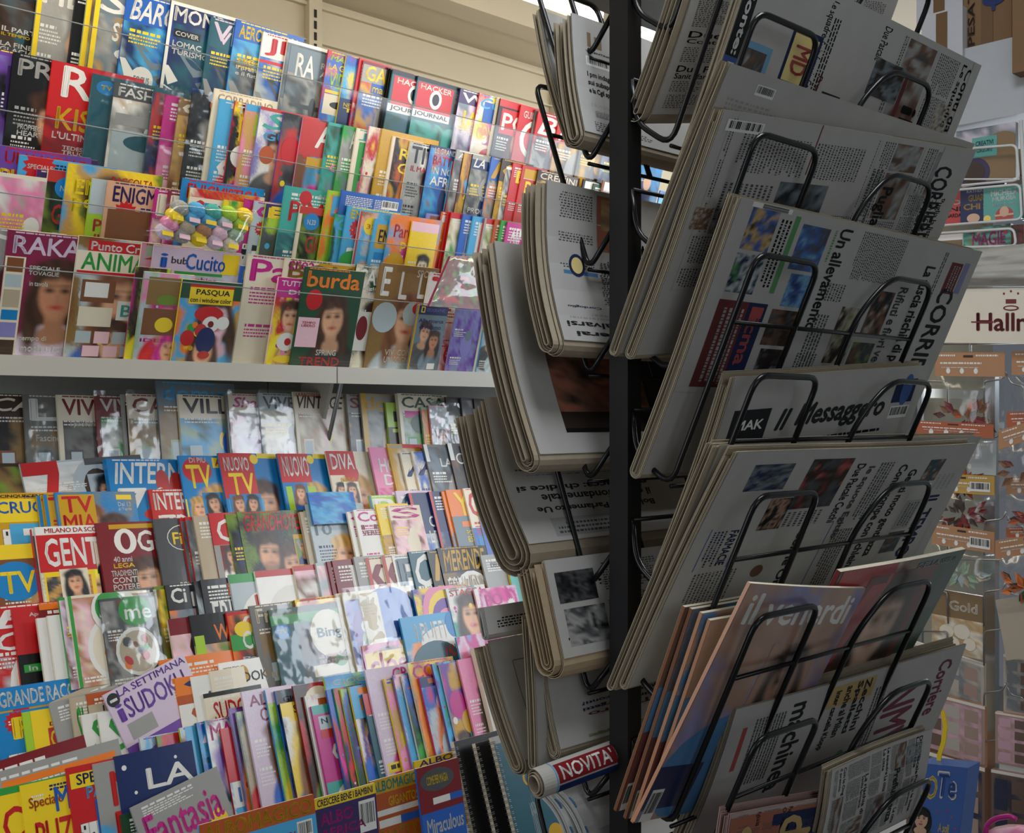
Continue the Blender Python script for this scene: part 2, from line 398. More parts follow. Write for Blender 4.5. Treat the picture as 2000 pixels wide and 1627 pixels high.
# the shelving: back panels, ledges, base cabinet
for nm, s0, s1, tail in (('near', -0.8, None, 'left bay'), ('far', None, 5.6, 'right bay')):
    sj = float(U@on_d(656, 735, 2.43))
    a = s0 if s0 is not None else sj+.002; b1 = s1 if s1 is not None else sj-.002
    e = empty('wall_shelf', W3(a, 2.43, 1.64), 'long cream metal shelf of the %s under the craft magazines' % tail, 'shelf', 'shelf boards of the magazine wall')
    b = MB(); ubox('', a, b1, 2.43, 2.78, 1.664, 1.676, None, mb=b); local(b.build('board', M_SHELF), e)
    b = MB(); ubox('', a, b1, 2.424, 2.430, 1.636, 1.679, None, mb=b); local(b.build('front_lip', M_SHELF), e)
    b = MB()
    ubox('', a, b1, 2.760, 2.775, 0.02, 1.664, None, mb=b); local(b.build('back_panel', mat('bay_back', color=(0.30, 0.31, 0.29), rough=0.6)), e)
sj = float(U@on_d(652, 800, 2.60))
e = empty('shelf_bracket', W3(sj, 2.6, 0.4), 'grey steel side bracket between the two lower shelf bays', 'bracket')
b = MB()
v = [W3(sj-.006, 2.755, .3), W3(sj-.006, 2.755, 1.66), W3(sj-.006, 2.60, 1.66), W3(sj-.006, 2.68, 1.46), W3(sj-.006, 2.69, .3)]
v2 = [p+U*.012 for p in v]
b.add([tuple(p) for p in v+v2], [(0, 1, 2, 3, 4), (9, 8, 7, 6, 5)]+[(i, (i+1) % 5+0, (i+1) % 5+5, i+5) for i in range(5)], 'w')
local(b.build('plate', M_SHELF), e)
b = MB(); tube(b, [W3(sj+.012, 2.58, 1.65), W3(sj+.012, 2.66, 1.44), W3(sj+.012, 2.67, .4)], .006, 'w'); local(b.build('rod', M_STEEL), e)

# strip lamps, parallel to the wall under the ceiling, and the dark canopy beside them
def strip_lamp(s0, s1, lab):
    e = empty('strip_lamp', W3(s0, 2.17, 2.70), lab, 'lamp', 'strip lamps over the magazine wall')
    b = MB(); tube(b, [W3(s0, 2.17, 2.705), W3(s0+.02, 2.17, 2.70), W3(s1, 2.17, 2.70)], .026, 'w', n=12)
    o = b.build('diffuser', mat('lamp_diffuser', color=(.9, .85, .75), rough=.4, emit=(1, .88, .68), estr=8), smooth=True); local(o, e)
    b = MB(); ubox('', s0-.01, s1, 2.14, 2.20, 2.722, 2.75, None, mb=b); local(b.build('housing', M_CREAM), e)
    b = MB(); tube(b, [W3(s0+.3, 2.17, 2.75), W3(s0+.3, 2.17, 2.86)], .006, 'w'); local(b.build('hanger', M_STEEL), e)
sA = float(U@on_d(1166, 28, 2.17))
strip_lamp(0.2, sA, 'glowing warm strip lamp ending above the topmost upside newspaper stack')
strip_lamp(sA+.16, 5.2, 'glowing warm strip lamp seen just right of the black post')
c = ubox('canopy', .9, 2.60, 1.5, 1.95, 2.60, 2.80, M_BLACK, kind=None)
tag(c, 'long black canopy beam across the ceiling behind the black post', 'canopy')
# ------------------------------------------------------------------ magazines
CN = dict(H='tan', w='white', z='white', k='black', r='red', R='dark red', b='blue', B='navy', c='sky blue', C='bright blue', y='yellow', Y='golden', g='green', G='dark green',
          l='lime', p='pink', m='magenta', v='violet', V='dark purple', o='orange', n='brown', N='dark brown', s='tan', S='tan', h='brown', j='sandy', t='turquoise', T='teal',
          a='grey', d='dark grey', i='ivory', x='beige', f='pale blue', q='lilac', u='periwinkle', e='sage green', P='pale pink', E='scarlet', O='rust', D='charcoal', A='grey', M='plum', L='olive', J='ochre', F='slate blue')
FE = dict(P='one person', Q='one man', F='food photo', H='room photo', K='bright drawings', X='crossword grid', M='cover photo', A='aircraft photo', L='plain lettering', W='two people', B='barcode')
ORD = 'zeroth first second third fourth fifth sixth seventh eighth ninth tenth eleventh twelfth thirteenth fourteenth fifteenth sixteenth seventeenth eighteenth nineteenth twentieth'.split()
def ordinal(n):
    if n <= 20: return ORD[n]
    t = {2: 'twenty', 3: 'thirty', 4: 'forty'}[n//10]
    return {20: 'twentieth', 30: 'thirtieth', 40: 'fortieth'}[n] if n % 10 == 0 else t+'-'+ORD[n % 10]

def cover(A, tm, bg, title, tc, th, ex):
    k = tm[0]; pal = tm[2:] or 'nsd'; r = A.rng
    A.put([(0, 0), (0, 1), (1, 1), (1, 0)], [], 'w')
    A.k = 0
    t0 = .035; t1 = t0+th
    body = t1+.02 if title else .03
    def lines(u0, v0, u1, n, c, big=0):
        if A.quiet: return
        v = v0
        for i in range(n):
            if i == big and n > 2: A.D(u0, v, u1, v+.034, 1, c, .75, True); v += .045
            else: A.D(u0, v, u1, v+.022, 1, c, .62); v += .030
    A.R(0, 0, 1, 1, bg)
    A.quiet = ex.count(';') > 2
    if k == 'P' or k == 'Q':
        z = r.uniform(.19, .27)
        bgp = bg+r.choice((pal[2] if pal[2] != tc else bg, bg, bg))+bg if bg not in 'kD' else 'kkD'
        A.photo(0, .0, 1, 1, bgp, [(r.uniform(.5, .64), r.uniform(.42, .52), z, pal[0], pal[1], pal[2], r.random() < .8, k == 'Q')])
        lines(.07, .42, .36, 5, tc); lines(.07, .66, .34, 5, 'w' if bg not in 'wziP' else 'k')
        if r.random() < .5 and not A.quiet: A.R(.05, .88, .95, .97, r.choice('yrwm')); A.D(.1, .90, .9, .95, 1, 'k', .8, True)
    elif k == 'W':
        A.photo(0, .0, 1, 1, bg+pal[2]+bg, [(.36, .40, .19, r.choice('hNn'), 's', 'd', False, True), (.68, .52, .18, pal[0], pal[1], pal[2], True, False)])
        lines(.05, .8, .3, 4, 'w')
    elif k == 'F':
        A.N(0, body, 1, 1, pal+bg, cell=4, jit=.1)
        u, v = .55, .62; A.E(u, v, .40, .40, 'w'); A.E(u, v, .34, .34, r.choice('ijx'))
        for i in range(11): A.E(u+r.uniform(-.22, .22), v+r.uniform(-.16, .16), r.uniform(.04, .10), r.uniform(.04, .09), r.choice(pal+'oErLg'), n=9, a0=r.random()*3)
        lines(.06, .36, .4, 4, 'w'); A.D(.06, .9, .8, .97, 2, 'w', .6)
    elif k == 'H':
        A.N(.0 if r.random() < .5 else .06, body+.03, 1, .99, pal, cell=4, jit=.08)
        A.R(.12, .5, .30, .86, r.choice(pal+'w')); A.R(.14, .52, .28, .68, 'f'); A.R(.42, .76, .9, .9, r.choice('wix')); A.E(.62, .45, .05, .11, 'y'); A.E(.8, .74, .09, .06, 'g')
        A.R(.40, .90, .44, .99, 'N'); A.R(.86, .9, .9, .99, 'N'); lines(.07, body+.03, .6, 2, 'w')
    elif k == 'K':
        hair, cl = r.choice('hnjmvcoN'), r.choice(pal+'rbmyg')
        A.photo(0, 0, 1, 1, pal+bg, [(r.uniform(.4, .62), r.uniform(.40, .5), r.uniform(.24, .34), hair, r.choice('ssP'), cl, r.random() < .5, False)]+([(r.uniform(.2, .8), .84, .2, r.choice('hjmc'), 's', r.choice('rbyg'), True, False)] if r.random() < .6 else []), nx=40, ny=50)
        for i in range(5):
            c = r.choice(pal+'wyrcmg'); u, v, z = r.uniform(.08, .92), r.uniform(.3, .95), r.uniform(.02, .07); A.E(u, v, z, z, c, n=10)
        if not A.quiet: A.S(.80, .32, .12, r.choice('yrw')); A.D(.73, .30, .87, .34, 2, 'k', .6)
    elif k == 'X':
        A.X(.08, max(body, .42), .94, .9); A.photo(.5, max(body, .42)+.02, .9, .8, pal[0]*2, [(.7, .58, .10, r.choice('hjn'), 's', pal[2], True, False)], nx=24, ny=26)
        if not A.quiet: A.S(.2, body+.08, .13, 'r')
        A.D(.12, body+.06, .28, body+.11, 2, 'w', .6); A.D(.35, body+.01, .9, body+.06, 2, 'B', .6)
        A.R(0, .92, 1, 1, pal[2]); A.D(.08, .94, .9, .985, 1, 'w', .8, True)
    elif k == 'A':
        A.N(0, body, 1, 1, pal, cell=2, jit=.03)
        u, v = .45, .58; c, c2 = ('w', 'F') if r.random() < .5 else ('a', 'd')
        A.poly([(u-.42, v+.16), (u-.3, v+.2), (u+.42, v-.02), (u+.5, v-.06), (u+.34, v-.08)], c)
        A.poly([(u-.05, v+.04), (u-.30, v-.16), (u-.20, v-.17), (u+.14, v)], c2); A.poly([(u-.02, v+.09), (u+.3, v+.32), (u+.38, v+.30), (u+.2, v+.02)], c2)
        A.poly([(u-.36, v+.15), (u-.46, v-.02), (u-.38, v-.02), (u-.24, v+.1)], c); A.E(u+.30, v-.05, .05, .03, 'B'); A.E(u+.10, v+.12, .06, .04, 'd')
        lines(.08, .30, .5, 4, 'y'); A.D(.08, .88, .7, .95, 2, 'w', .6)
    elif k == 'L':
        if len(pal) > 1 and tm[1:2] == ':': A.N(0, max(body, .45), 1, 1, pal, cell=3, jit=.05)
        lines(.1, body+.03, .7, 5, tc); lines(.1, .62, .6, 4, tc)
        A.E(.7, .82, .17, .17, pal[0]); A.D(.58, .79, .82, .85, 2, 'w', .6)
    elif k == 'B':
        A.G2(0, 0, 1, 1, bg, pal[0]); A.D(.08, .06, .5, .2, 6, 'w', .5); A.D(.54, .06, .9, .2, 6, 'w', .5); A.code(.66, .05, .94, .17)
    else:
        A.N(0, body, 1, 1, pal, cell=4, jit=.12)
        A.E(.55, .58, .2, .3, pal[0]); A.E(.58, .42, .12, .14, r.choice(pal+'s'))
        lines(.07, .32, .5, 4, r.choice('wy')); lines(.07, .76, .45, 4, 'w')
        if r.random() < .4: A.R(.56, .80, .94, .96, r.choice(pal+'yr')); A.D(.6, .83, .9, .93, 3, 'w', .6)
    if k in 'PQWFHM' and bg in pal+'kdNaD' and False: pass
    if title:
        A.k += 2
        if k in 'FMHAK' and tm[-1] == '!': pass
        A.D(.07, .008, .9, .026, 1, tc, .6)
        A.T(.06, t0, .94, t1, tc, title, .022, .0 if r.random() < .75 else .25)
    for op in ex.split(';'):
        op = op.strip()
        if not op: continue
        q = op.split(','); c = q[0]
        n = [float(v) for v in q[1:] if v.replace('.', '').replace('-', '').isdigit()]
        if c == 'T': A.T(n[0], n[1], n[2], n[3], q[5], ','.join(q[6:]))
        elif c == 'R': A.R(n[0], n[1], n[2], n[3], q[5])
        elif c == 'E': A.E(n[0], n[1], n[2], n[3], q[5])
        elif c == 'S': A.S(n[0], n[1], n[2], q[4])
        elif c == 'P': A.photo(max(n[0]-n[2]*1.6, 0), max(n[1]-n[2]*1.4/A.asp, 0), min(n[0]+n[2]*1.6, 1), min(n[1]+n[2]*3.2/A.asp, 1), bg*2, [(n[0], n[1], n[2], q[4], q[5], q[6], True, n[0] > .7)], nx=22, ny=30)
        elif c == '7': A.seven(n[-4] if len(n) > 4 else n[0], n[-3] if len(n) > 4 else n[1], n[-2] if len(n) > 4 else n[2], n[-1], q[5])
        elif c == 'C': A.code(n[0], n[1], n[2], n[3])
        elif c == 'N': A.N(n[0], n[1], n[2], n[3], q[5])

def slab(mb, W, H, T, f, nx=8, ny=2, col='i', z0=-0.0004):
    V = []; Fc = []
    xs = [W*i/nx for i in range(nx+1)]; ys = [H*j/ny for j in range(ny+1)]
    for z in (z0, z0-T):
        for y in ys:
            for x in xs: V.append((x, y, z))
    n = (nx+1)*(ny+1); id = lambda i, j, k: k*n+j*(nx+1)+i
    for j in range(ny):
        for i in range(nx):
            Fc.append((id(i, j, 0), id(i+1, j, 0), id(i+1, j+1, 0), id(i, j+1, 0)))
            Fc.append((id(i, j, 1), id(i, j+1, 1), id(i+1, j+1, 1), id(i+1, j, 1)))
    for i in range(nx):
        Fc.append((id(i, 0, 0), id(i, 0, 1), id(i+1, 0, 1), id(i+1, 0, 0))); Fc.append((id(i, ny, 0), id(i+1, ny, 0), id(i+1, ny, 1), id(i, ny, 1)))
    for j in range(ny):
        Fc.append((id(0, j, 0), id(0, j+1, 0), id(0, j+1, 1), id(0, j, 1))); Fc.append((id(nx, j, 0), id(nx, j, 1), id(nx, j+1, 1), id(nx, j+1, 0)))
    mb.add(V, Fc, col)

def bend_fn(W, H, A1, A2=0.0):
    def f(V):
        V = V.copy(); x = V[:, 0]/W; y = V[:, 1]/H
        V[:, 2] += A1*np.sin(np.pi*np.clip(x, 0, 1))+A2*np.clip(y-.45, 0, 1)**2*3
        return V
    return f

def magazine(TL, X, Yu, W, H, T, tm, bg, title, tc, th, ex, seed, label, group, kind='magazine', bend=.0018, bag=False, sat=1.0):
    Zn = unit(np.cross(X, Yu))
    base = TL-Yu*H
    e = empty(kind, (0, 0, 0), label, kind.replace('_', ' '), group); e.matrix_world = frame(base, X, Yu, Zn)
    A = Art(W, H, 0, seed=seed); A.sat = sat; cover(A, tm, bg, title, tc, th, ex)
    fn = bend_fn(W, H, bend)
    # spine strip, folded round from the cover
    sp = bg if bg not in 'wi' else 'i'
    b = A.m; b.add([(0, 0, 0), (0, H, 0), (0, H, -T), (0, 0, -T)], [(0, 1, 2, 3)], sp)
    A.m.build('cover', M_PRINT, e, fn)
    p = MB(); slab(p, W-.001, H-.0006, T, None, 6, 1, 'i'); 
    p.v = [(x+.0004, y+.0003, z) for x, y, z in p.v]
    p.build('pages', M_PAGE, e, fn)
    if bag:
        g = MB(); m = .006; nx, ny = 12, 14; rr = random.Random(seed); V = []
        for j in range(ny+1):
            for i in range(nx+1): V.append((-m+(W+2*m)*i/nx, -.002+(H+.012)*j/ny, .003+rr.uniform(0, .004)))
        g.add(V, [(j*(nx+1)+i, j*(nx+1)+i+1, (j+1)*(nx+1)+i+1, (j+1)*(nx+1)+i) for j in range(ny) for i in range(nx)], 'w')
        o = g.build('film_wrapper', M_CELLO, e, fn, smooth=True)
    return e

ROWS = {}
def row(key, name, d, z, t, phi, Wd, Hd, Td, text, group, zbase=None, kind='magazine', big=.0018):
    """name: which row; d,z: distance and height of the covers' top edges; t: lean (+ towards the shopper at the top)"""
    items = []
    for ln in text.strip().split('\n'):
        p = [q.strip() for q in ln.split('|')]
        if len(p) < 4: continue
        a = p[0].split(); p += ['']*(7-len(p))
        items.append((float(a[0]), float(a[1]), a[2:], p[1:]))
    items.sort(key=lambda r: r[0])
    lay = {}; sp, cp = math.sin(phi), math.cos(phi); n = 0
    for (x, y, opts, p) in items:
        n += 1
        bg, tm, title, tc, th, ex = p[0], p[1], p[2], (p[3] or 'w'), float(p[4] or .14), p[5]
        W, H, T, front, roll, kd, bag, tl = Wd, Hd, Td, 0, 0.0, kind, False, t
        for o in opts:
            if o[0] == 'w': W = float(o[1:])/1000
            if o[0] == 'h': H = float(o[1:])/1000
            if o[0] == 't': T = float(o[1:])/1000
            if o[0] == 'f': front = int(o[1:])
            if o[0] == 'r': roll = math.radians(float(o[1:]))
            if o[0] == 'K': kd = {'p': 'puzzle_book', 'c': 'comic_book', 'd': 'film_case', 'b': 'book', 'a': 'colouring_book'}[o[1]]
            if o[0] == 'B': bag = True
        tl = t*(1.12-.2*min(max(x, 0), 1000)/1000) if t > 0 else t
        L = lay.setdefault(front, None); e0 = (.033 if t > 0 else .020 if key != 'L6' else .013)*front; cap = .030 if t > 0 else .015 if key != 'L6' else .010
        if t < 0 and front and H == Hd: H = .19
        s = float(U@on_lean(x, y, d-e0, z, tl))
        ex0 = 0.0
        if L is not None:
            q = (L[0]+T+.0042-s*sp)/cp; ex0 = max(0.0, q)
            ex0 = min(ex0, cap)
        lay[front] = (ex0*cp+s*sp, s)
        TL = on_lean(x, y, d-e0-ex0, z, tl)
        X = U*cp-N*sp
        Yu = unit(ZV+N*tl); X = unit(X-Yu*(X@Yu))
        if roll:
            X, Yu = X*math.cos(roll)+Yu*math.sin(roll), Yu*math.cos(roll)-X*math.sin(roll)
        if zbase is not None and H == Hd: H = (TL[2]-zbase)/Yu[2]
        nk = kd.replace('_', ' ')
        lb = '%s %s, %s, %s title, %s from left, %s row' % (CN[bg], nk, FE[tm[0]], CN[tc], ordinal(n), name)
        magazine(TL, X, Yu, W, H, T, tm, bg, title, tc, th, ex, hash_(key, n), lb, group, kd, big, bag)
def hash_(k, n): return (sum(ord(c)*(i+3)*31 for i, c in enumerate(k))*131+n*7919) % 1000003

U1 = '''
-62 -78|D|M:kNdT|NATIONAL|w|.10|R,0,0,.035,1,y;R,.965,0,1,1,y;T,.1,.30,.7,.345,w,IL PARTENONE;T,.1,.35,.6,.375,y,IL TEMPIO DI ATENE;T,.1,.42,.72,.50,w,LA FINE DELLA~GLACIAZIONE;T,.1,.55,.6,.59,w,LA YAKUZA
-3 -60 w200|D|M:kNdT|NATIONAL~GEOGRAPHIC|w|.14|R,0,0,.035,1,y;R,.14,.05,.3,.18,y;R,.17,.07,.27,.16,D;T,.1,.42,.86,.46,w,IL PARTENONE;T,.1,.47,.75,.495,y,IL TEMPIO DI ATENE;T,.1,.54,.8,.63,w,LA FINE DELLA~GLACIAZIONE;T,.1,.68,.68,.72,w,LA YAKUZA
80 -60 w178|a|Q:asN|FILO|w|.22|R,0,0,.06,1,y;R,.94,0,1,1,y
153 -46 w60|k|L|||.1|
175 -40 w150|e|H:ejd|||.1|R,0,0,.08,1,y;T,.3,.35,.85,.5,w,ST
192 -38 w195|F|M:daFj|ST|w|.2|R,0,0,.06,1,y;E,.62,.56,.32,.09,w;R,.44,.50,.78,.57,w;T,.25,.30,.9,.46,w,STATO
250 -18 w205|b|A:bcBf|BARCHE|w|.19|E,.3,.72,.15,.15,w;T,.2,.69,.4,.75,F,FOCUS
335 0 w215|B|A:BTBb|MONDO|w|.13|R,0,0,.04,1,w;R,0,0,1,.03,w;R,.08,.23,.42,.30,k;T,.1,.245,.4,.285,w,COVER;T,.08,.33,.45,.38,w,LOMAC;T,.08,.40,.72,.45,w,TURISMO 9.5;E,.62,.75,.06,.2,y
413 32 w160|T|A:BTF|VFR|q|.16|R,.03,.03,.97,.26,T;T,.15,.1,.8,.22,q,VFR
462 37 w215|b|A:bcda|AERONAUTICA|y|.12|T,.1,.33,.5,.38,y,MiG-35;T,.08,.41,.55,.50,w,il presento~e il futuro
515 62 w190|w|A:cbfw|JP4|r|.17|R,0,.25,.7,.28,r
563 76 w195|w|A:dFdF|||.14|R,.06,.05,1,1,F;N,.06,.3,1,1,FadF;T,.18,.1,.5,.32,w,RA;T,.6,.14,1,.2,w,Rivista;T,.6,.22,1,.28,w,Aero;E,.55,.6,.4,.03,d;E,.55,.6,.06,.14,d
642 97 w165|r|K:yob|MANUALI|l|.06|T,.05,.12,.9,.18,y,LA GRANDE;T,.1,.2,.7,.36,l,VIDEO;R,.05,.38,.85,.41,y;R,.05,.42,.7,.62,i;E,.4,.52,.22,.06,k
677 108 w150|y|K:vbc|||.1|T,.5,.1,.95,.2,o,ARDUINO;R,0,.42,1,1,B;T,.1,.46,.9,.56,y,NEWSLETTER~TOP
703 113 w120|r|L:wrC|||.1|
712 118 w190|a|M:abYE|GAMES|y|.15|R,.2,.2,.85,.3,b;T,.22,.21,.82,.29,y,machine;R,0,0,1,.03,R
758 132 w150 t3|k|L|||.1|
763 134 w150 t3|k|L|||.1|
768 136 w185|T|L:TTG|||.1|R,0,0,1,.04,k;R,.05,.05,.9,.34,r;T,.12,.06,.86,.12,w,HACKER;E,.5,.2,.13,.14,w;E,.5,.2,.08,.09,k;R,.0,.34,.95,.42,w;T,.05,.35,.9,.41,k,JOURNAL;T,.1,.62,.6,.72,y,Trova il punto~d'accesso
817 148 w205|T|L:TtG|||.1|R,0,0,1,.04,k;R,.03,.05,.74,.34,r;T,.08,.06,.7,.12,w,HACKER;E,.4,.2,.12,.13,w;E,.4,.2,.07,.08,k;R,.0,.34,.74,.42,w;T,.03,.35,.7,.41,k,JOURNAL;R,.76,.05,.98,.4,d;T,.78,.08,.96,.2,a,ATTACCO~AI DATI;T,.1,.62,.6,.72,y,Trova il punto~d'accesso;E,.78,.62,.14,.2,t
900 172 w190|V|M:uFqV|Win|w|.1|T,.15,.22,.5,.42,y,IA;T,.52,.22,1,.42,w,INT~AR;T,.15,.45,.85,.5,w,50 Progetti
937 181 w190|r|K:oyw|COM|c|.12|R,.15,.08,.5,.3,b;T,.08,.34,.9,.5,y,COMPUTER;R,.08,.55,.7,.85,i;E,.4,.7,.2,.16,E
972 190 w190|i|L|||.1|
978 192 w195|k|P:hsG|||.1|R,0,0,1,.08,r;R,.08,.10,.8,.38,r;T,.12,.14,.7,.34,w,PC
1018 205 w190|r|L:rEr|||.1|T,.1,.05,.5,.13,w,GUIDA;E,.5,.36,.4,.32,w;E,.5,.36,.3,.24,r;T,.35,.28,.75,.42,w,CT
1046 214 w190|d|M:kda|||.1|
1052 217 w195|r|M:dakE|BS|w|.22|T,.2,.78,.9,.86,w,BICISPORT;R,.05,.9,.95,1,k
1092 236 w195|E|M:aNYd|MTB|w|.2|T,.3,.85,.95,.93,w,SPECIALIZED
1140 250 w200|N|M:NYdJ|||.1|
1185 265 w200|F|M:FVBd|||.1|
1240 285 w200|B|M:BCb|||.1|
'''
U2 = '''
-45 85|V|M:VkBv|FR|y|.14|
0 99 w200|v|M:Vkvu|||.1|R,.1,.1,.9,.5,V;T,.2,.42,.9,.5,y,FR
27 101 w215|k|Q:hsk|PROG|a|.14|T,.12,.56,.4,.66,w,PROPHECY~HEART;T,.5,.72,.9,.84,w,TE
103 117 w225|r|L:rRr|||.1|T,.12,.02,.44,.28,w,R;T,.46,.1,.95,.27,w,OCK;T,.1,.36,.6,.55,Y,KISS;T,.08,.57,.9,.63,w,L'ULTIMO BACIO;T,.2,.68,.55,.76,w,TEDESCHI~TRUCKS;E,.42,.90,.26,.14,k;T,.22,.87,.6,.94,w,GREATEST
182 143 w225 B|T|M:wff|||.1|R,0,.03,1,1,T;E,.16,.10,.11,.07,C;T,.1,.08,.22,.12,y,TV;R,.3,.3,1,1,w;E,.62,.5,.28,.12,T
225 158 w190 B|d|M:dawj|FASHION|w|.08|T,.5,.14,.9,.24,w,45;R,.06,.26,.94,.36,a;R,.04,.4,.96,1,f;E,.5,.5,.3,.1,T
302 172 w150 B|T|M:TEBk|||.1|
325 185 w170 B|m|L:mpm|||.1|T,.2,.12,.9,.34,P,ORIENTE~BENE;R,0,.75,1,1,P
352 190 w160 B|J|M:Jjn|GU|i|.1|
377 180 w170 B|k|Q:asG|||.1|T,.3,.24,.9,.32,a,SON;E,.4,.08,.1,.1,o
420 172 w190|i|L|CORRADINO|x|.08|
430 192 w170|c|P:mPr|||.1|T,.1,.02,.9,.07,w,TOP;T,.1,.52,.8,.72,w,CI;
460 197 w150|r|K:ryk|TUTTO|w|.07|T,.15,.15,.85,.36,y,P;E,.3,.5,.25,.2,w
482 202 w160|p|P:ocj|||.1|R,0,0,1,.06,c;R,.2,.08,.6,.28,l;
510 207 w190|u|W:hsw|SP|t|.16|R,0,0,1,.03,E;T,.1,.22,.9,.3,c,GUEN;E,.2,.44,.12,.12,O
555 219 w185|v|K:kdE|||.1|T,.35,.03,.95,.22,w,AM;R,.2,.3,.7,.42,y;E,.2,.35,.16,.2,r
593 230 w195|p|K:bRn|||.1|R,0,0,1,.35,E;T,.25,.04,.9,.26,w,AN;E,.45,.13,.09,.1,r;R,.15,.36,.7,.46,Y
643 238 w165|t|M:GtF|||.1|T,.3,.02,.8,.36,p,H;T,.15,.4,.9,.48,p,COLL
672 244 w155|g|M:GagF|||.1|T,.2,.04,.4,.22,w,AN;T,.3,.12,.8,.22,w,A;T,.2,.8,.9,.88,y,SEI
698 250 w150|i|L|JM|t|.08|R,.1,.13,.62,.95,g;T,.2,.16,.5,.3,p,J;T,.2,.33,.55,.47,p,O;T,.2,.52,.5,.66,p,R;T,.2,.72,.55,.88,p,O
722 246 w120|p|K:yri|||.1|
747 251 w225|Y|P:kSh|||.1|R,.05,.04,.95,.10,Y
768 266 w120 t4|i|L|||.1|
774 268 w150|O|K:OYk|||.1|T,.15,.1,.8,.22,y,RO;T,.15,.25,.7,.36,y,GU
802 276 w170|w|Q:hsa|TITO|k|.18|T,.1,.24,.9,.3,r,IL MARCHIO;T,.2,.86,.9,.93,y,COMPLOTTO
842 282 w185|B|M:BbcO|||.1|T,.1,.02,.6,.08,w,LE GRANDI;T,.1,.10,.95,.2,r,BATTAGLIE;T,.1,.22,.8,.30,w,IN NORD;T,.1,.32,.9,.42,w,AFRICA
884 315 w120|c|K:crE|||.1|
893 291 w150|a|M:kdaE|ACON|w|.06|
907 298 w120|R|K:RYd|||.1|T,.2,.3,.7,.5,y,A
924 301 w170|B|M:BdaG|LA VITA|w|.1|R,0,0,1,.05,a;T,.25,.2,.8,.52,a,G;T,.1,.58,.8,.64,w,PROFETA
961 306 w160|b|M:Gaob|IT|Y|.2|T,.3,.3,.8,.45,y,CO
982 309 w150|N|M:kYN|G|Y|.2|
990 325 w120|w|M:adw|||.1|
1003 318 w110 h190|r|L|||.1|T,.2,.1,.9,.3,y,D
1022 322 w120 h190|E|L|||.1|R,.1,.05,.9,.2,Y;T,.2,.24,.9,.5,y,Dei
1052 331 w220 h190|N|F:ijN|CREMINI|i|.1|
1140 350 w110 h190|k|L|||.1|R,.1,.02,.8,.16,w
1160 358 w110 h190|G|L|||.1|T,.1,.2,.8,.4,y,IO
1178 352 w110 h190|n|L|||.1|R,.1,.02,.8,.16,w;T,.1,.2,.8,.4,i,T
1200 366 w120 h190|k|L|GIALLO|w|.2|
1290 372 w160 h190|b|M:bcB|||.1|
'''
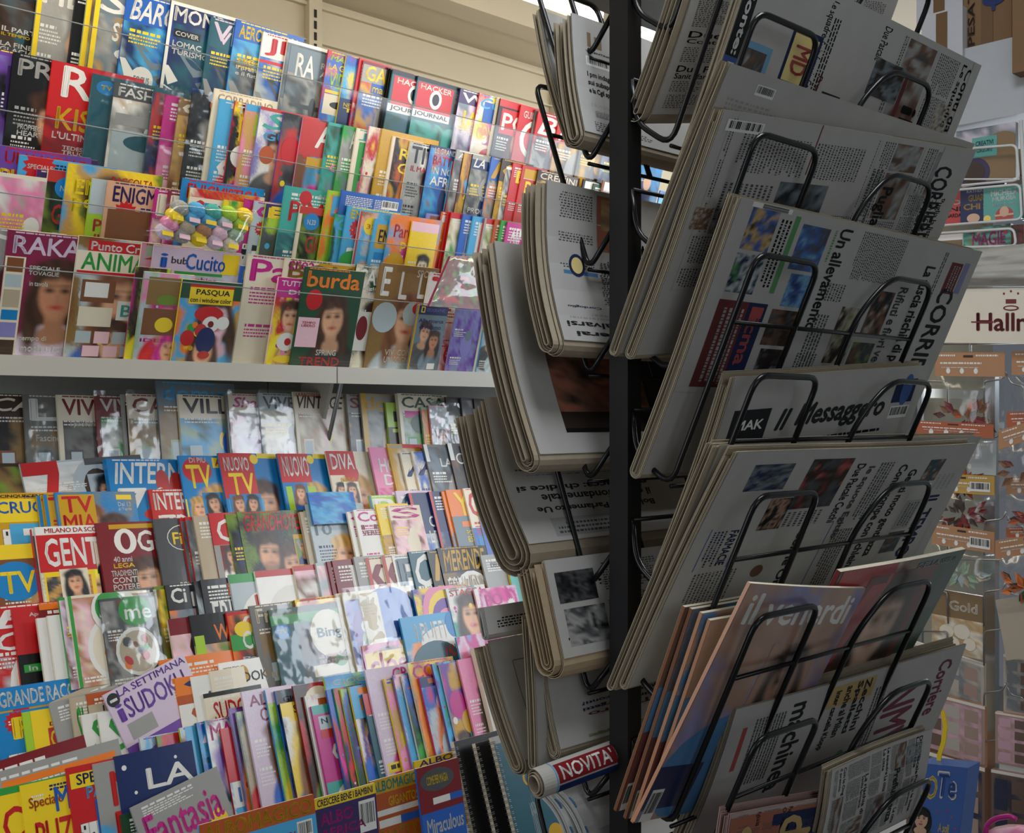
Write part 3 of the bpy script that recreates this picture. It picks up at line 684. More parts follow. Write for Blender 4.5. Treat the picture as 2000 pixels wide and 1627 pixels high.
U3 = '''
-60 275|C|B:B|||.1|
-20 283 w250|V|L:VvV|UN NATALE|r|.11|T,.05,.2,.8,.33,y,PUZZLE
-12 335 f1 w160|i|M:epwi|||.1|
0 283 w210|v|L:VuV|UN NATALE|r|.10|T,.03,.18,.8,.3,y,PUZZLE
39 302 w230 Kp|c|X:lsg|||.1|S,.2,.08,.17,r;T,.08,.06,.33,.10,w,SPECIALE;T,.1,.16,.4,.3,r,ENI;T,.1,.3,.4,.42,y,PER;S,.2,.62,.18,o;T,.1,.58,.3,.66,w,TANTI~GIOCHI
73 330 w130 Kp|m|K:mVv|B|P|.14|T,.3,.35,.6,.45,y,e;R,0,.55,1,1,V;T,.1,.6,.7,.8,a,CRU~CON
95 330 w180 Kp|i|H:GkL|||.1|R,0,0,1,.1,E;E,.25,.14,.15,.13,C;T,.17,.12,.33,.17,w,N.33;T,.1,.28,.8,.45,E,GIOCHI
133 318 w240 Kp|c|K:Lyj|||.1|T,.45,.06,.9,.12,E,RACCOLTA;T,.08,.12,.6,.25,y,ENIG;T,.08,.28,.4,.4,y,per
180 348 w160 Kp|l|P:hsr|||.1|R,0,0,1,.3,f;P,.5,.16,.16,h,s,r;T,.1,.34,.9,.45,E,PIANO;T,.1,.47,.9,.58,E,JUNIOR
212 352 w255 Kp|s|X:xjS|ENIGMISTICA|V|.14|R,.03,.24,.5,.5,n;R,.52,.26,.9,.4,t;P,.5,.78,.15,j,s,i
305 369 w110 t4|m|M:mPM|P|i|.2|
330 372 w120|M|M:PmM|P|i|.2|
358 347 w240 Kp|C|L|ENIGMISTICA|r|.14|T,.05,.24,.35,.4,r,PICCOLI
372 366 w220 Kp|Y|K:yir|||.1|R,0,.08,1,.6,i;T,.05,.1,.2,.3,E,G;R,.2,.12,.36,.26,C;T,.38,.13,.55,.19,B,N 3;R,.2,.3,.8,.4,r;T,.24,.32,.7,.38,w,4-8 anni
438 390 w160 Kp|l|K:lyg|||.1|T,.12,.1,.9,.24,w,ORI
479 388 w150 Kp|m|X:kcm|EN|r|.1|
498 392 w150 Kp|f|X:pkf|CR|m|.12|
520 397 w170 Kp|l|K:Gdl|ENI|y|.1|R,0,0,1,.13,V;T,.1,.02,.8,.12,y,ENI
558 362 w230|t|L:tTt|||.1|E,.3,.09,.09,.08,r;T,.1,.13,.98,.33,r,PIMPA;T,.45,.04,.9,.08,f,APRILE
587 402 w170 Kp|i|H:GkL|||.1|R,0,0,1,.07,E;E,.25,.14,.15,.13,C;T,.17,.12,.33,.17,w,N.33;T,.5,.1,.95,.22,r,RA;T,.2,.28,.9,.45,E,GIOCHI
642 371 w180|l|K:glo|||.1|R,0,0,1,.04,l;R,.1,.05,.95,.25,c;T,.15,.1,.9,.22,o,ATTI
668 371 w225 h200|b|B:G|||.1|
655 418 f1 w120|g|K:gcG|GO|c|.12|
680 401 f1 w225 Kp|c|X:gsr|ENIGMISTICA|y|.09|S,.25,.24,.16,r;T,.17,.2,.33,.28,w,IN OMAGGIO;E,.2,.55,.2,.12,g
705 412 f1 w200 Kp|f|K:nsc|||.1|E,.22,.14,.13,.12,y;T,.14,.12,.3,.17,o,33;R,0,0,.03,1,E
733 427 f1 w150 Kp|c|P:MSM|||.1|R,.08,.05,.9,.3,Y;T,.15,.1,.86,.25,k,ENIGMI;R,.1,.34,.8,.42,C
765 417 f1 w205|c|P:mso|||.1|T,.1,.1,.6,.24,E,Parole;T,.25,.28,.6,.38,y,per;E,.2,.5,.16,.14,Y
806 432 f1 w110|y|Q:kik|||.1|R,0,0,1,.1,P
834 416 w140 Kp|u|L|||.1|R,.1,.02,.9,.1,n;T,.1,.14,.8,.36,w,Kill;T,.1,.5,.6,.56,y,SUDOKU;T,.1,.75,.8,.81,y,ESTIVO
862 413 w110 t4 Kp|R|K:RoE|Re|w|.08|
875 413 w110 t4 Kp|r|L|||.1|T,.1,.12,.9,.4,w,K
882 415 w150 Kp|r|H:giL|||.1|T,.3,.06,.9,.4,w,K
905 418 w130 Kp|b|L|||.1|T,.2,.08,.5,.5,w,SUDOKU;R,0,.6,1,1,y
925 422 w140 Kp|c|L:MOc|||.1|T,.2,.08,.7,.4,w,K;T,.1,.5,.7,.6,P,8
947 426 w150 Kp|r|H:aiL|||.1|T,.3,.06,.9,.4,w,K;R,0,0,.06,1,a
968 428 w110 t4 Kp|O|L|||.1|T,.2,.08,.7,.5,w,K
980 430 w110 Kp|g|L|||.1|T,.2,.08,.6,.5,w,SOLO
992 433 w120 Kp|m|L:mpo|||.1|T,.2,.08,.6,.5,w,ORE
1030 440 w150|B|M:Bab|||.1|
1090 450 w160|n|M:nad|||.1|
1150 460 w160|T|M:Tad|||.1|
'''
U4 = '''
-50 440 w200|a|P:hsa|M|w|.12|
17 448 w218|M|P:hSq|RAKAM|q|.14|R,-.0,.2,.2,1,i;R,.02,.21,.18,.32,n;R,.02,.34,.18,.44,f;R,.02,.46,.18,.6,x;R,.02,.62,.18,.7,C;R,.02,.72,.18,.84,u;R,.02,.86,.18,.98,N;T,.24,.26,.55,.34,w,SPECIALE~TOVAGLIE;T,.26,.38,.45,.42,w,in tavola;T,.22,.82,.5,.87,i,tempo di;T,.24,.89,.8,.95,w,moda e borse
155 460 w200|i|K:nJf|||.1|R,.12,.02,.98,.11,r;T,.15,.03,.96,.10,w,Punto Croce;R,0,.11,1,.27,i;T,.06,.12,1,.26,g,ANIMALI;R,.02,.27,1,.30,r;R,.1,.34,.5,.52,n;R,.14,.36,.42,.48,w;R,.55,.5,.95,.66,w;T,.6,.53,.74,.63,t,B;T,.76,.53,.92,.63,T,Q;R,.1,.56,.5,.72,i;R,.1,.76,.28,.86,f;R,.32,.76,.5,.86,P;R,.54,.76,.7,.86,f;R,.74,.76,.95,.86,P;R,.2,.88,.4,.97,P;R,.45,.88,.62,.97,P;R,.66,.88,.84,.97,f
278 473 w160|i|K:Ppe|A|r|.1|R,0,.3,.08,1,m
266 520 f1 w90 t3|m|K:mNl|||.1|
302 478 w235|q|M:wqfe|||.1|R,0,0,1,.2,q;T,.08,.06,.16,.18,b,i;T,.2,.08,.38,.14,d,bub;T,.36,.04,.82,.18,b,Cucito;R,.78,.02,.98,.2,y;R,.25,.2,.8,.225,g;T,.35,.24,.75,.29,m,Bambina
283 530 f1 w130|e|K:epf|||.1|R,.1,.05,.9,.36,J;E,.5,.3,.2,.1,L;R,.08,.4,.9,.7,n;E,.5,.58,.18,.14,y;T,.08,.74,.6,.78,m,IDEE
357 545 f1 w165|y|K:Yco|||.1|R,0,0,1,.22,G;R,.14,.06,.86,.28,y;R,.14,.05,.86,.08,r;T,.24,.10,.8,.18,k,PASQUA;T,.16,.2,.84,.26,k,con i window color;E,.5,.4,.24,.12,r;E,.55,.52,.14,.12,w;E,.55,.52,.05,.05,R;E,.75,.5,.11,.1,w;E,.4,.6,.1,.1,E;E,.5,.72,.16,.2,B;E,.2,.7,.11,.12,r;E,.5,.9,.1,.06,E
471 519 w165|b|K:cwr|ENIGMISTICA|y|.10|R,0,0,1,.36,b;T,.12,.06,.9,.17,y,ENIGMIS;T,.2,.2,.85,.3,w,giochi;R,0,.36,1,.38,r;R,0,.38,1,.58,w;R,.05,.6,.95,1,c;R,.4,.78,.75,.94,r;E,.3,.9,.08,.12,v
486 496 w190|i|L|Pas|m|.2|
545 541 f1 w100|P|K:pyr|||.1|R,0,0,1,.22,m;T,.1,.03,.9,.09,w,TUTTO;T,.35,.13,.8,.18,w,DE;E,.5,.72,.28,.24,w;E,.55,.72,.1,.1,r;E,.5,.92,.32,.1,y
558 503 w230|i|L|BOM|J|.14|T,.05,.02,.4,.1,m,crea;R,.45,.02,.98,.08,Y
597 520 f1 w195|G|P:hsD|burda|o|.16|E,.22,.32,.13,.14,r;R,.02,.5,.36,.8,P;T,.08,.54,.3,.6,r,TEMPO~LIBERO;T,.38,.82,.72,.88,w,SPRING;T,.12,.9,.8,.99,E,TREND
697 516 w170|G|P:hsi|CARTA|w|.15|T,.1,.2,.75,.34,w,magliette~e capi~infallibili;R,.1,.44,.5,.82,w;E,.3,.6,.11,.2,R
745 513 w215|J|P:nsf|||.1|T,.06,.03,.2,.3,w,E;T,.36,.06,.5,.32,w,L;T,.68,.06,.8,.3,w,L;T,.62,.03,.94,.1,i,SPOSE;E,.2,.5,.2,.2,f;E,.65,.45,.16,.16,f;E,.74,.4,.1,.08,E;T,.3,.8,.8,.94,i,VIVI COME~UN SOGNO
840 532 w200|w|L:rPw|TI|r|.26|
817 595 f1 w118 Kd|F|W:NSF|||.1|R,0,0,.05,1,Y;R,.05,0,1,.14,B;R,.12,.02,.24,.11,y;R,.15,.035,.21,.095,B;T,.27,.04,.9,.09,u,GEOGRAPHIC;T,.1,.2,.9,.26,B,Alla ricerca;T,.15,.29,.85,.36,B,di Adamo;R,.6,.88,.85,.97,w
892 601 f1 w112 Kd|u|M:uvuF|||.1|
952 604 f1 w118 Kd|c|W:hsf|||.1|
1000 608 f1 w118 Kd|B|M:Bub|||.1|
'''
gU = 'magazines on the rows above the shelf'
gL = 'magazines on the rows below the shelf'
row('U1', 'top', 2.47, 2.53, .30, .13, .205, .262, .004, U1, gU)
row('U2', 'second', 2.47, 2.32, .30, .14, .205, .262, .004, U2, gU)
row('U3', 'third', 2.47, 2.115, .30, .14, .205, .262, .004, U3, gU)
row('U4', 'fourth', 2.46, 1.96, .30, .06, .205, .282, .005, U4, gU, zbase=1.680)
L1 = '''
-28 768|N|H:NkJn|CASA|i|.12|
45 770 w200 B|A|H:JAd|LA|w|.2|T,.12,.36,.7,.42,w,Fascino antico;T,.4,.46,.8,.51,w,comfort
110 771 w195|i|H:NAdf|VIVERE|R|.15|T,.15,.24,.9,.3,i,I profumi del mare
185 771 w185 B|R|H:egwa|VIVERE|w|.12|
237 770 w120 t8|a|H:adN|||.1|
248 769 w190 B|i|H:jJee|CASA|R|.15|
305 743 w235 h300|F|H:FJee|domus|c|.13|
347 770 w200|i|H:fecG|VILLE|D|.15|E,.80,.48,.19,.19,b;T,.68,.42,.92,.5,u,NEW~TRENDS;T,.55,.62,.9,.68,w,DESIGN
445 768 w185 B|i|M:qwPa|Shabby|m|.14|
440 770 w120 t10|A|H:dN|||.1|
505 767 w190 t8 B|f|M:wxiA|VIVERE|d|.13|
572 765 w190|i|H:PixO|VINTAGE|N|.14|R,0,0,1,.05,x;T,.05,.01,.5,.045,r,LA RACCOLTA
676 770 w170 t6|a|H:jdA|Shab|R|.12|
703 768 w200 t6|a|M:xada|door|Y|.15|R,0,0,.1,1,Y;R,.12,.72,.45,1,a;P,.3,.82,.1,a,s,d;R,.55,.66,.95,1,f;P,.75,.8,.1,k,s,k
753 786 w170|l|L:kdk|||.1|T,.15,.1,.85,.22,k,Ris;R,0,.28,1,1,k;R,.1,.3,.6,.34,l;R,.1,.5,.6,.54,l
776 768 w215 t12|i|H:egLf|CASA|G|.13|T,.62,.04,1,.13,e,Giardino;R,.1,.2,.6,.28,m;E,.4,.35,.2,.14,G
822 795 w110|e|M:Lor|||.1|R,.3,.05,.6,.4,o
870 775 w130|N|M:kdN|||.1|
900 777 w120|d|M:kda|||.1|
925 779 w120|N|M:kdN|||.1|
838 792 w215 f1 B|P|M:Pfwo|||.1|R,0,.4,1,.6,d;P,.2,.48,.07,k,s,N;P,.5,.48,.07,h,s,r;P,.75,.48,.07,N,s,k
950 785 w150|a|M:adN|||.1|
990 790 w150|N|M:nad|||.1|
'''
L2 = '''
-25 905 w190|N|F:NJL|||.1|
-20 964 f1 w200 Kp|Y|X:csY|||.1|T,.1,.02,.9,.06,k,CINQUECENTO CRUCI;R,0,.07,1,.34,y;T,.05,.1,.95,.24,b,CRUCI REL;R,.16,.36,.8,.7,c;R,.3,.42,.66,.5,w;E,.5,.64,.25,.06,y
38 906 w300 h160 r5|f|M:fwN|||.1|7,0,0,.28,.95,r;P,.66,.5,.1,k,s,d;R,.5,0,1,.1,d
71 968 f1 w150 Kp|Y|L:ry|TV|r|.22|R,0,0,.05,1,C;R,.1,.62,.95,.8,y
84 966 f1 w150|Y|L:ry|TV|r|.22|R,0,0,.05,1,C;R,.1,.62,.95,.8,y
106 962 f1 w195|C|W:hsF|||.1|R,.03,.03,.46,.5,Y;T,.07,.05,.43,.25,r,TV;T,.06,.27,.45,.47,r,MIA;R,.03,.52,.48,.9,y;T,.05,.54,.4,.6,B,3 GIORNALI;R,.74,.04,.94,.1,y;T,.75,.13,.92,.26,w,Dal 13~al 19 aprile;T,.06,.65,.44,.72,r,VIVIANA
206 896 w222 t14|C|L:CCC|INTERNI|w|.20|T,.08,.27,.75,.56,w,70;E,.62,.22,.08,.14,E;E,.8,.26,.1,.16,E;R,.58,.28,.84,.4,E;E,.56,.52,.22,.08,E;E,.38,.72,.3,.07,E;E,.25,.66,.1,.08,E
290 956 w140 t8|E|L:CE|INTERNI|w|.16|T,.15,.24,.65,.4,w,70;E,.6,.6,.12,.3,C;E,.85,.5,.12,.3,C
347 890 w185|C|P:jsr|||.1|E,.25,.14,.22,.18,r;T,.15,.02,.4,.07,w,DI PIU;T,.08,.09,.45,.32,y,TV;R,.5,.02,.98,.12,y;T,.54,.03,.95,.1,r,AMICI;R,0,.42,.5,1,y;P,.2,.5,.11,j,s,w;P,.42,.46,.1,k,s,w;T,.08,.68,.5,.8,v,MATILDE~PRIMA
425 885 w185|C|P:hsN|||.1|R,0,0,.54,.45,r;T,.06,.04,.46,.18,w,NUOVO;T,.1,.2,.5,.42,y,TV;E,.56,.06,.07,.07,y;R,.62,0,1,.05,y;R,.04,.46,.6,.84,c;P,.2,.5,.09,n,s,b;P,.42,.5,.09,k,s,x;T,.08,.76,.6,.84,w,I PROGETTI~DI LUI
540 886 w175|C|P:jsc|||.1|R,0,0,.56,.3,r;T,.06,.03,.54,.24,w,NUOVO;E,.6,.06,.07,.07,y;R,.66,0,1,.05,y;R,.05,.34,.6,.66,l;P,.3,.4,.09,n,s,b;R,.08,.68,.6,.8,w;T,.1,.69,.5,.74,b,LORO
635 881 w165|i|P:jsi|||.1|R,0,0,.58,.26,r;E,.45,.24,.16,.16,r;T,.06,.03,.54,.2,w,DIVA;P,.18,.42,.1,k,s,w;P,.4,.42,.1,h,s,q;T,.2,.29,.5,.33,y,ESCLUSIVO
720 874 w160|p|L:pmp|||.1|T,.15,.12,.9,.28,w,HOME;T,.2,.3,.8,.42,w,DO;R,.3,.5,.7,.75,q;T,.3,.44,.6,.48,y,SPECIALE
755 867 w190|Y|P:NsN|||.1|R,.06,.02,.95,.96,a;R,.3,.0,.95,.06,r;P,.35,.25,.2,x,s,n;P,.5,.72,.2,k,s,N
781 884 w110|i|P:jsb|A|B|.24|
803 882 w120|i|P:jsb|A|B|.24|
826 868 w175|A|M:adFd|||.1|R,0,0,.08,.2,w;R,.85,0,1,.2,w;T,.3,.16,.9,.26,w,LA PR
873 866 w140|N|M:Nkn|||.1|R,0,0,.12,.2,w;E,.3,.18,.14,.12,w;E,.3,.18,.1,.09,N;T,.5,.12,.9,.24,w,LA;E,.6,.7,.25,.22,i;E,.6,.7,.22,.2,k
900 870 w120|F|M:Fdka|||.1|R,0,0,.15,.2,w
921 864 w130|r|M:kdbE|||.1|R,0,.55,1,.65,y
938 868 w150|r|L:wwi|||.1|T,.12,.1,.6,.22,w,LO;T,.2,.26,.7,.38,w,SAI;R,0,.46,1,1,i;T,.2,.55,.8,.75,E,MEDIA
975 870 w150|C|M:Cbk|||.1|
1010 872 w150|o|M:oyk|||.1|
'''
L3 = '''
-18 1066 w210|n|P:jsP|||.1|R,0,0,.5,.12,y;E,.2,.3,.25,.2,C;T,.05,.22,.4,.4,y,TV
61 1033 w200 t8|r|W:hsd|||.1|R,0,0,1,.06,w
67 1030 w200|i|W:ysD|||.1|R,0,0,1,.07,w;T,.1,.015,.9,.055,r,MILANO DA SCOPRIRE;R,.0,.07,.8,.38,r;T,.07,.1,.8,.34,w,GENTE;P,.78,.2,.09,n,s,k;R,.65,.36,.98,1,k;R,.03,.38,.6,.8,y;N,.05,.42,.55,.68,NdjO;P,.36,.47,.1,D,s,d;T,.08,.7,.58,.76,k,I BACI DI VASCO;T,.08,.77,.6,.83,r,DA 37 ANNI;T,.1,.84,.5,.89,r,ALLA SUA LAURA
186 1022 w195 t6|R|P:hsE|||.1|R,.15,.02,.9,.06,Y;E,.33,.17,.14,.15,w;E,.33,.17,.06,.10,R;T,.48,.08,.98,.27,w,GGI;T,.15,.3,.38,.35,w,40 anni;T,.14,.36,.4,.4,y,LEGA;T,.1,.42,.42,.6,w,TRADIMENTI~CONTI~POTERE
298 1014 w140|d|L:ddd|||.1|E,.5,.18,.3,.22,w;E,.5,.18,.285,.205,d;T,.3,.13,.75,.24,y,Film;T,.3,.58,.8,.74,w,BOLZANO~FILM~FESTIVAL
351 1012 w120|r|M:kdFw|||.1|T,.4,.05,.9,.22,w,C
361 1010 w130|r|M:kadF|||.1|T,.35,.05,.95,.22,w,C
377 1008 w120|x|L|||.1|
406 1003 w150|R|W:hsB|||.1|R,0,0,.75,.3,r;T,.1,.06,.7,.27,w,Chi;R,0,.3,.65,1,a;P,.3,.4,.12,h,s,w;R,.1,.65,.6,.8,w;E,.55,.33,.14,.14,c
440 1004 w120|L|M:LkB|||.1|T,.3,.04,.9,.2,r,G
462 1000 w205|L|W:hsD|GRANDHOTEL|r|.16|R,.75,.24,1,.6,Y;P,.88,.36,.07,a,s,B
585 1000 w110 t8|x|L|||.1|T,.3,.04,.7,.12,B,I
597 985 w195|f|P:jsw|Intimita|B|.14|T,.06,.2,.34,.32,F,10;T,.2,.78,.75,.86,v,Nancy
600 962 f1 w155 h85|C|L:Ccb|||.1|N,0,0,1,1,CbcC
677 1000 f1 w120|w|L|C|m|.12|T,.3,.2,.8,.5,R,11~VE
690 996 f1 w135|w|L|Conf|m|.14|T,.1,.22,.5,.38,R,11~VERE;T,.1,.8,.6,.83,r,SETTIMANA
720 968 w150|l|F:Lgy|Ri|w|.2|R,0,0,.04,1,b
733 985 f1 w120|y|L:bYB|||.1|T,.2,.2,.8,.4,y,SU
757 988 f1 w120|i|M:iPn|S|m|.16|
772 959 w140|q|L:vvu|||.1|E,.4,.2,.34,.3,T;E,.4,.2,.24,.22,q;T,.3,.5,.8,.6,q,YOGA
797 963 w180 t10|B|L:bfw|||.1|R,0,0,.06,1,E;R,.4,.14,.8,.2,o;T,.3,.26,1,.38,w,CURARE;T,.25,.42,1,.55,w,LE IMPER
837 960 w160 t6|B|L:bBF|||.1|R,0,0,.06,1,E;R,.4,.08,.9,.28,u;T,.5,.1,.8,.26,w,R
862 960 w130 t4|o|L:oFF|||.1|
870 957 w170|o|L:BFb|||.1|T,.15,.03,.9,.3,y,YO;R,0,.3,1,1,F;R,.2,.36,.7,.42,o;T,.25,.46,.8,.6,y,POSIZIONI~ESERCIZI
904 954 w130|i|L:Cbb|CO|r|.3|R,.1,.56,1,1,C
922 956 w130|y|L:Bk|||.1|R,0,0,.2,1,b;R,.2,.5,1,1,B;T,.3,.15,.8,.25,k,LIN;T,.3,.6,.8,.8,w,L~C
934 951 w175|c|L:tca|||.1|R,0,0,1,.18,E;T,.12,.05,.95,.15,P,RIZA;T,.14,.26,.6,.34,w,LO STRESS;T,.2,.38,.7,.46,w,CHE VUOI;E,.7,.8,.34,.3,w;P,.7,.7,.1,n,s,d
962 962 w150|Y|M:iYy|||.1|
978 965 w150|t|L:TtT|||.1|T,.2,.15,.8,.3,w,PSI
1010 965 w150|Y|L:TtT|||.1|
'''
L4 = '''
-30 1187 w205|r|F:frE|EV~CUC|w|.34|
22 1190 w190|r|F:kGd|||.1|R,0,0,1,.36,r;T,.18,.04,.55,.08,w,Aprile 2024;T,.5,.2,.95,.34,w,CUCINA;R,.0,.36,1,1,k;R,.05,.44,.8,.5,g;T,.1,.45,.6,.49,w,In cucina;R,.05,.62,.8,.68,g;T,.1,.63,.7,.67,w,Green box
75 1180 w160|R|L|||.1|T,.1,.1,.9,.18,w,GOTTO;R,0,0,1,.05,o
71 1208 f1 w100|w|L|||.1|T,.5,.2,.9,.35,v,G
92 1203 f1 w110|w|L|||.1|T,.45,.2,.95,.36,v,G;T,.5,.5,.8,.6,d,10
114 1168 f1 w120|g|M:wqnf|||.1|R,.1,0,1,.4,w
131 1165 f1 w185|i|F:niSP|||.1|R,0,0,.04,1,g;E,.55,.2,.3,.28,w;E,.5,.17,.2,.2,g;T,.38,.13,1,.28,w,melarossa
193 1171 f1 w130 B|d|F:nda|||.1|E,.6,.16,.3,.26,g;T,.4,.14,.9,.26,w,me;E,.7,.95,.2,.12,l
226 1153 w190|A|F:AAd|||.1|T,.12,.04,.98,.25,w,CUC;T,.12,.28,.98,.44,w,NATU;T,.15,.47,.8,.52,w,come lo scelgo;E,.75,.55,.26,.24,w;E,.75,.55,.2,.19,n;E,.55,.8,.26,.24,w;E,.55,.8,.2,.18,E
300 1146 w130|L|F:Lyn|||.1|
322 1143 w160|D|F:DFo|Ci piace|w|.17|E,.2,.5,.1,.1,r
378 1136 w110 t10|D|F:Ddf|||.1|
391 1133 w150|D|L:dfa|||.1|T,.45,.05,.95,.17,o,Ricette;T,.12,.2,.95,.46,w,FRIGGI;T,.3,.6,.8,.72,f,50 piatti
446 1123 w150|f|L:fwa|||.1|R,0,0,1,.08,g;E,.6,.45,.5,.5,w;T,.4,.2,.95,.34,E,Ric;T,.35,.4,.9,.52,E,per il;T,.4,.56,.95,.7,E,Bimbo
497 1116 w190|z|L:wzf|||.1|R,0,0,1,.06,E;E,.5,.5,.42,.48,w;T,.35,.4,.9,.56,g,Ricette;T,.4,.58,.8,.7,g,Bimby
572 1106 w160|i|F:wnP|||.1|R,0,0,1,.05,E;T,.5,.3,.9,.5,g,Rice
616 1100 w120|f|M:wPf|||.1|
638 1097 w110|R|L|||.1|
648 1095 w150|R|L:NRx|||.1|T,.35,.06,.95,.4,w,D;T,.3,.45,.95,.52,P,DOLCI;R,0,.55,1,.57,Y
690 1088 w130|a|L:aRi|||.1|T,.5,.1,.8,.4,R,D;T,.4,.55,.9,.7,R,80
713 1090 w130|i|F:wix|C|R|.3|R,0,0,.08,1,E
745 1086 w120|i|F:wix|C|R|.3|R,0,0,.08,1,E
765 1086 w130|w|M:wiYn|B|F|.34|
797 1078 w150|T|F:qfw|CH|w|.34|T,.5,.5,.8,.66,P,&
833 1077 w120 t8|k|L:kdE|M|Y|.28|T,.3,.4,.9,.6,a,C;R,0,.8,1,.9,E
853 1071 w200 h240|k|F:kdJ|MERENDE|Y|.24|T,.05,.34,.75,.58,w,COLAZIONI
938 1085 w160 h230|a|L|||.1|T,.2,.1,.6,.16,A,DELUXE
985 1085 w150|y|L:tYt|||.1|R,0,.1,1,1,t
1010 1100 w120|k|M:kvB|||.1|R,0,.1,1,.16,p
'''
L5 = '''
327 1210 w140|i|M:iPx|||.1|R,0,0,.5,.14,R;T,.3,.14,.85,.36,N,CU;T,.3,.38,.85,.56,N,PO;T,.2,.58,.75,.64,w,OLTRE;T,.2,.65,.8,.8,w,90;T,.2,.82,.75,.87,w,RICETTE
369 1203 w185|D|F:asL|||.1|R,0,0,1,.26,k;R,.02,.18,.15,.34,l;T,.3,.1,.6,.24,o,We;T,.62,.02,.9,.2,l,V
441 1197 w150|r|F:roN|||.1|T,.25,.04,.95,.18,w,QC;R,0,.2,1,.34,g;T,.2,.18,.9,.34,w,Cucina;E,.25,.16,.16,.12,y;T,.15,.4,.8,.48,f,Paella~catalana;E,.6,.7,.4,.3,E
486 1184 w225|A|H:AJA|Fritto mio|i|.13|T,.2,.5,.45,.56,i,80;T,.12,.6,.5,.65,i,RICETTE;R,.5,0,.9,.04,L
575 1172 w200|O|K:oyO|oggi|r|.1|
524 1192 f1 w225 B|G|H:Tdkn|||.1|R,0,.08,1,.2,g;R,.0,.2,.3,.95,T;E,.12,.28,.09,.08,C;T,.06,.26,.18,.3,y,TV;E,.72,.38,.26,.26,i;T,.55,.3,.88,.46,T,Bing;T,.5,.62,.95,.68,P,La macchina;T,.5,.7,.95,.76,P,delle sorprese
655 1160 w210 h230|i|L|||.1|
668 1158 w230 h200 B|w|K:buq|||.1|R,0,0,1,.1,i;E,.6,.4,.44,.36,b;E,.25,.5,.2,.26,v;E,.22,.45,.06,.07,w;E,.34,.45,.06,.07,w;E,.22,.45,.025,.03,k;E,.34,.45,.025,.03,k;E,.28,.62,.14,.12,e
706 1262 f1 w160 h170 B|m|K:ymp|||.1|R,.02,.12,.95,.8,y;T,.08,.14,.85,.48,m,cloe
700 1160 w60|i|L|||.1|
805 1152 w205 h170|c|K:pyv|||.1|E,.5,.4,.4,.4,p;E,.5,.44,.32,.32,y;E,.5,.5,.26,.26,v;E,.5,.56,.18,.18,p;T,.2,.5,.8,.66,w,UNICORNI
870 1150 w150 h170|f|K:ptw|STACCA|r|.1|
925 1152 w170 h170|P|K:Pqmw|||.1|T,.2,.1,.6,.3,m,PO
780 1208 f1 w245 h170|c|K:bfc|||.1|R,0,0,1,.4,c;T,.17,.12,.6,.4,w,I PUFFI;E,.62,.42,.4,.16,w;T,.52,.5,.85,.68,E,VALIGIA;E,.4,.78,.36,.26,T;E,.72,.2,.1,.14,C;E,.88,.22,.09,.14,C
890 1245 f2 w110 h190|c|K:pqm|||.1|R,0,.3,1,1,p
'''
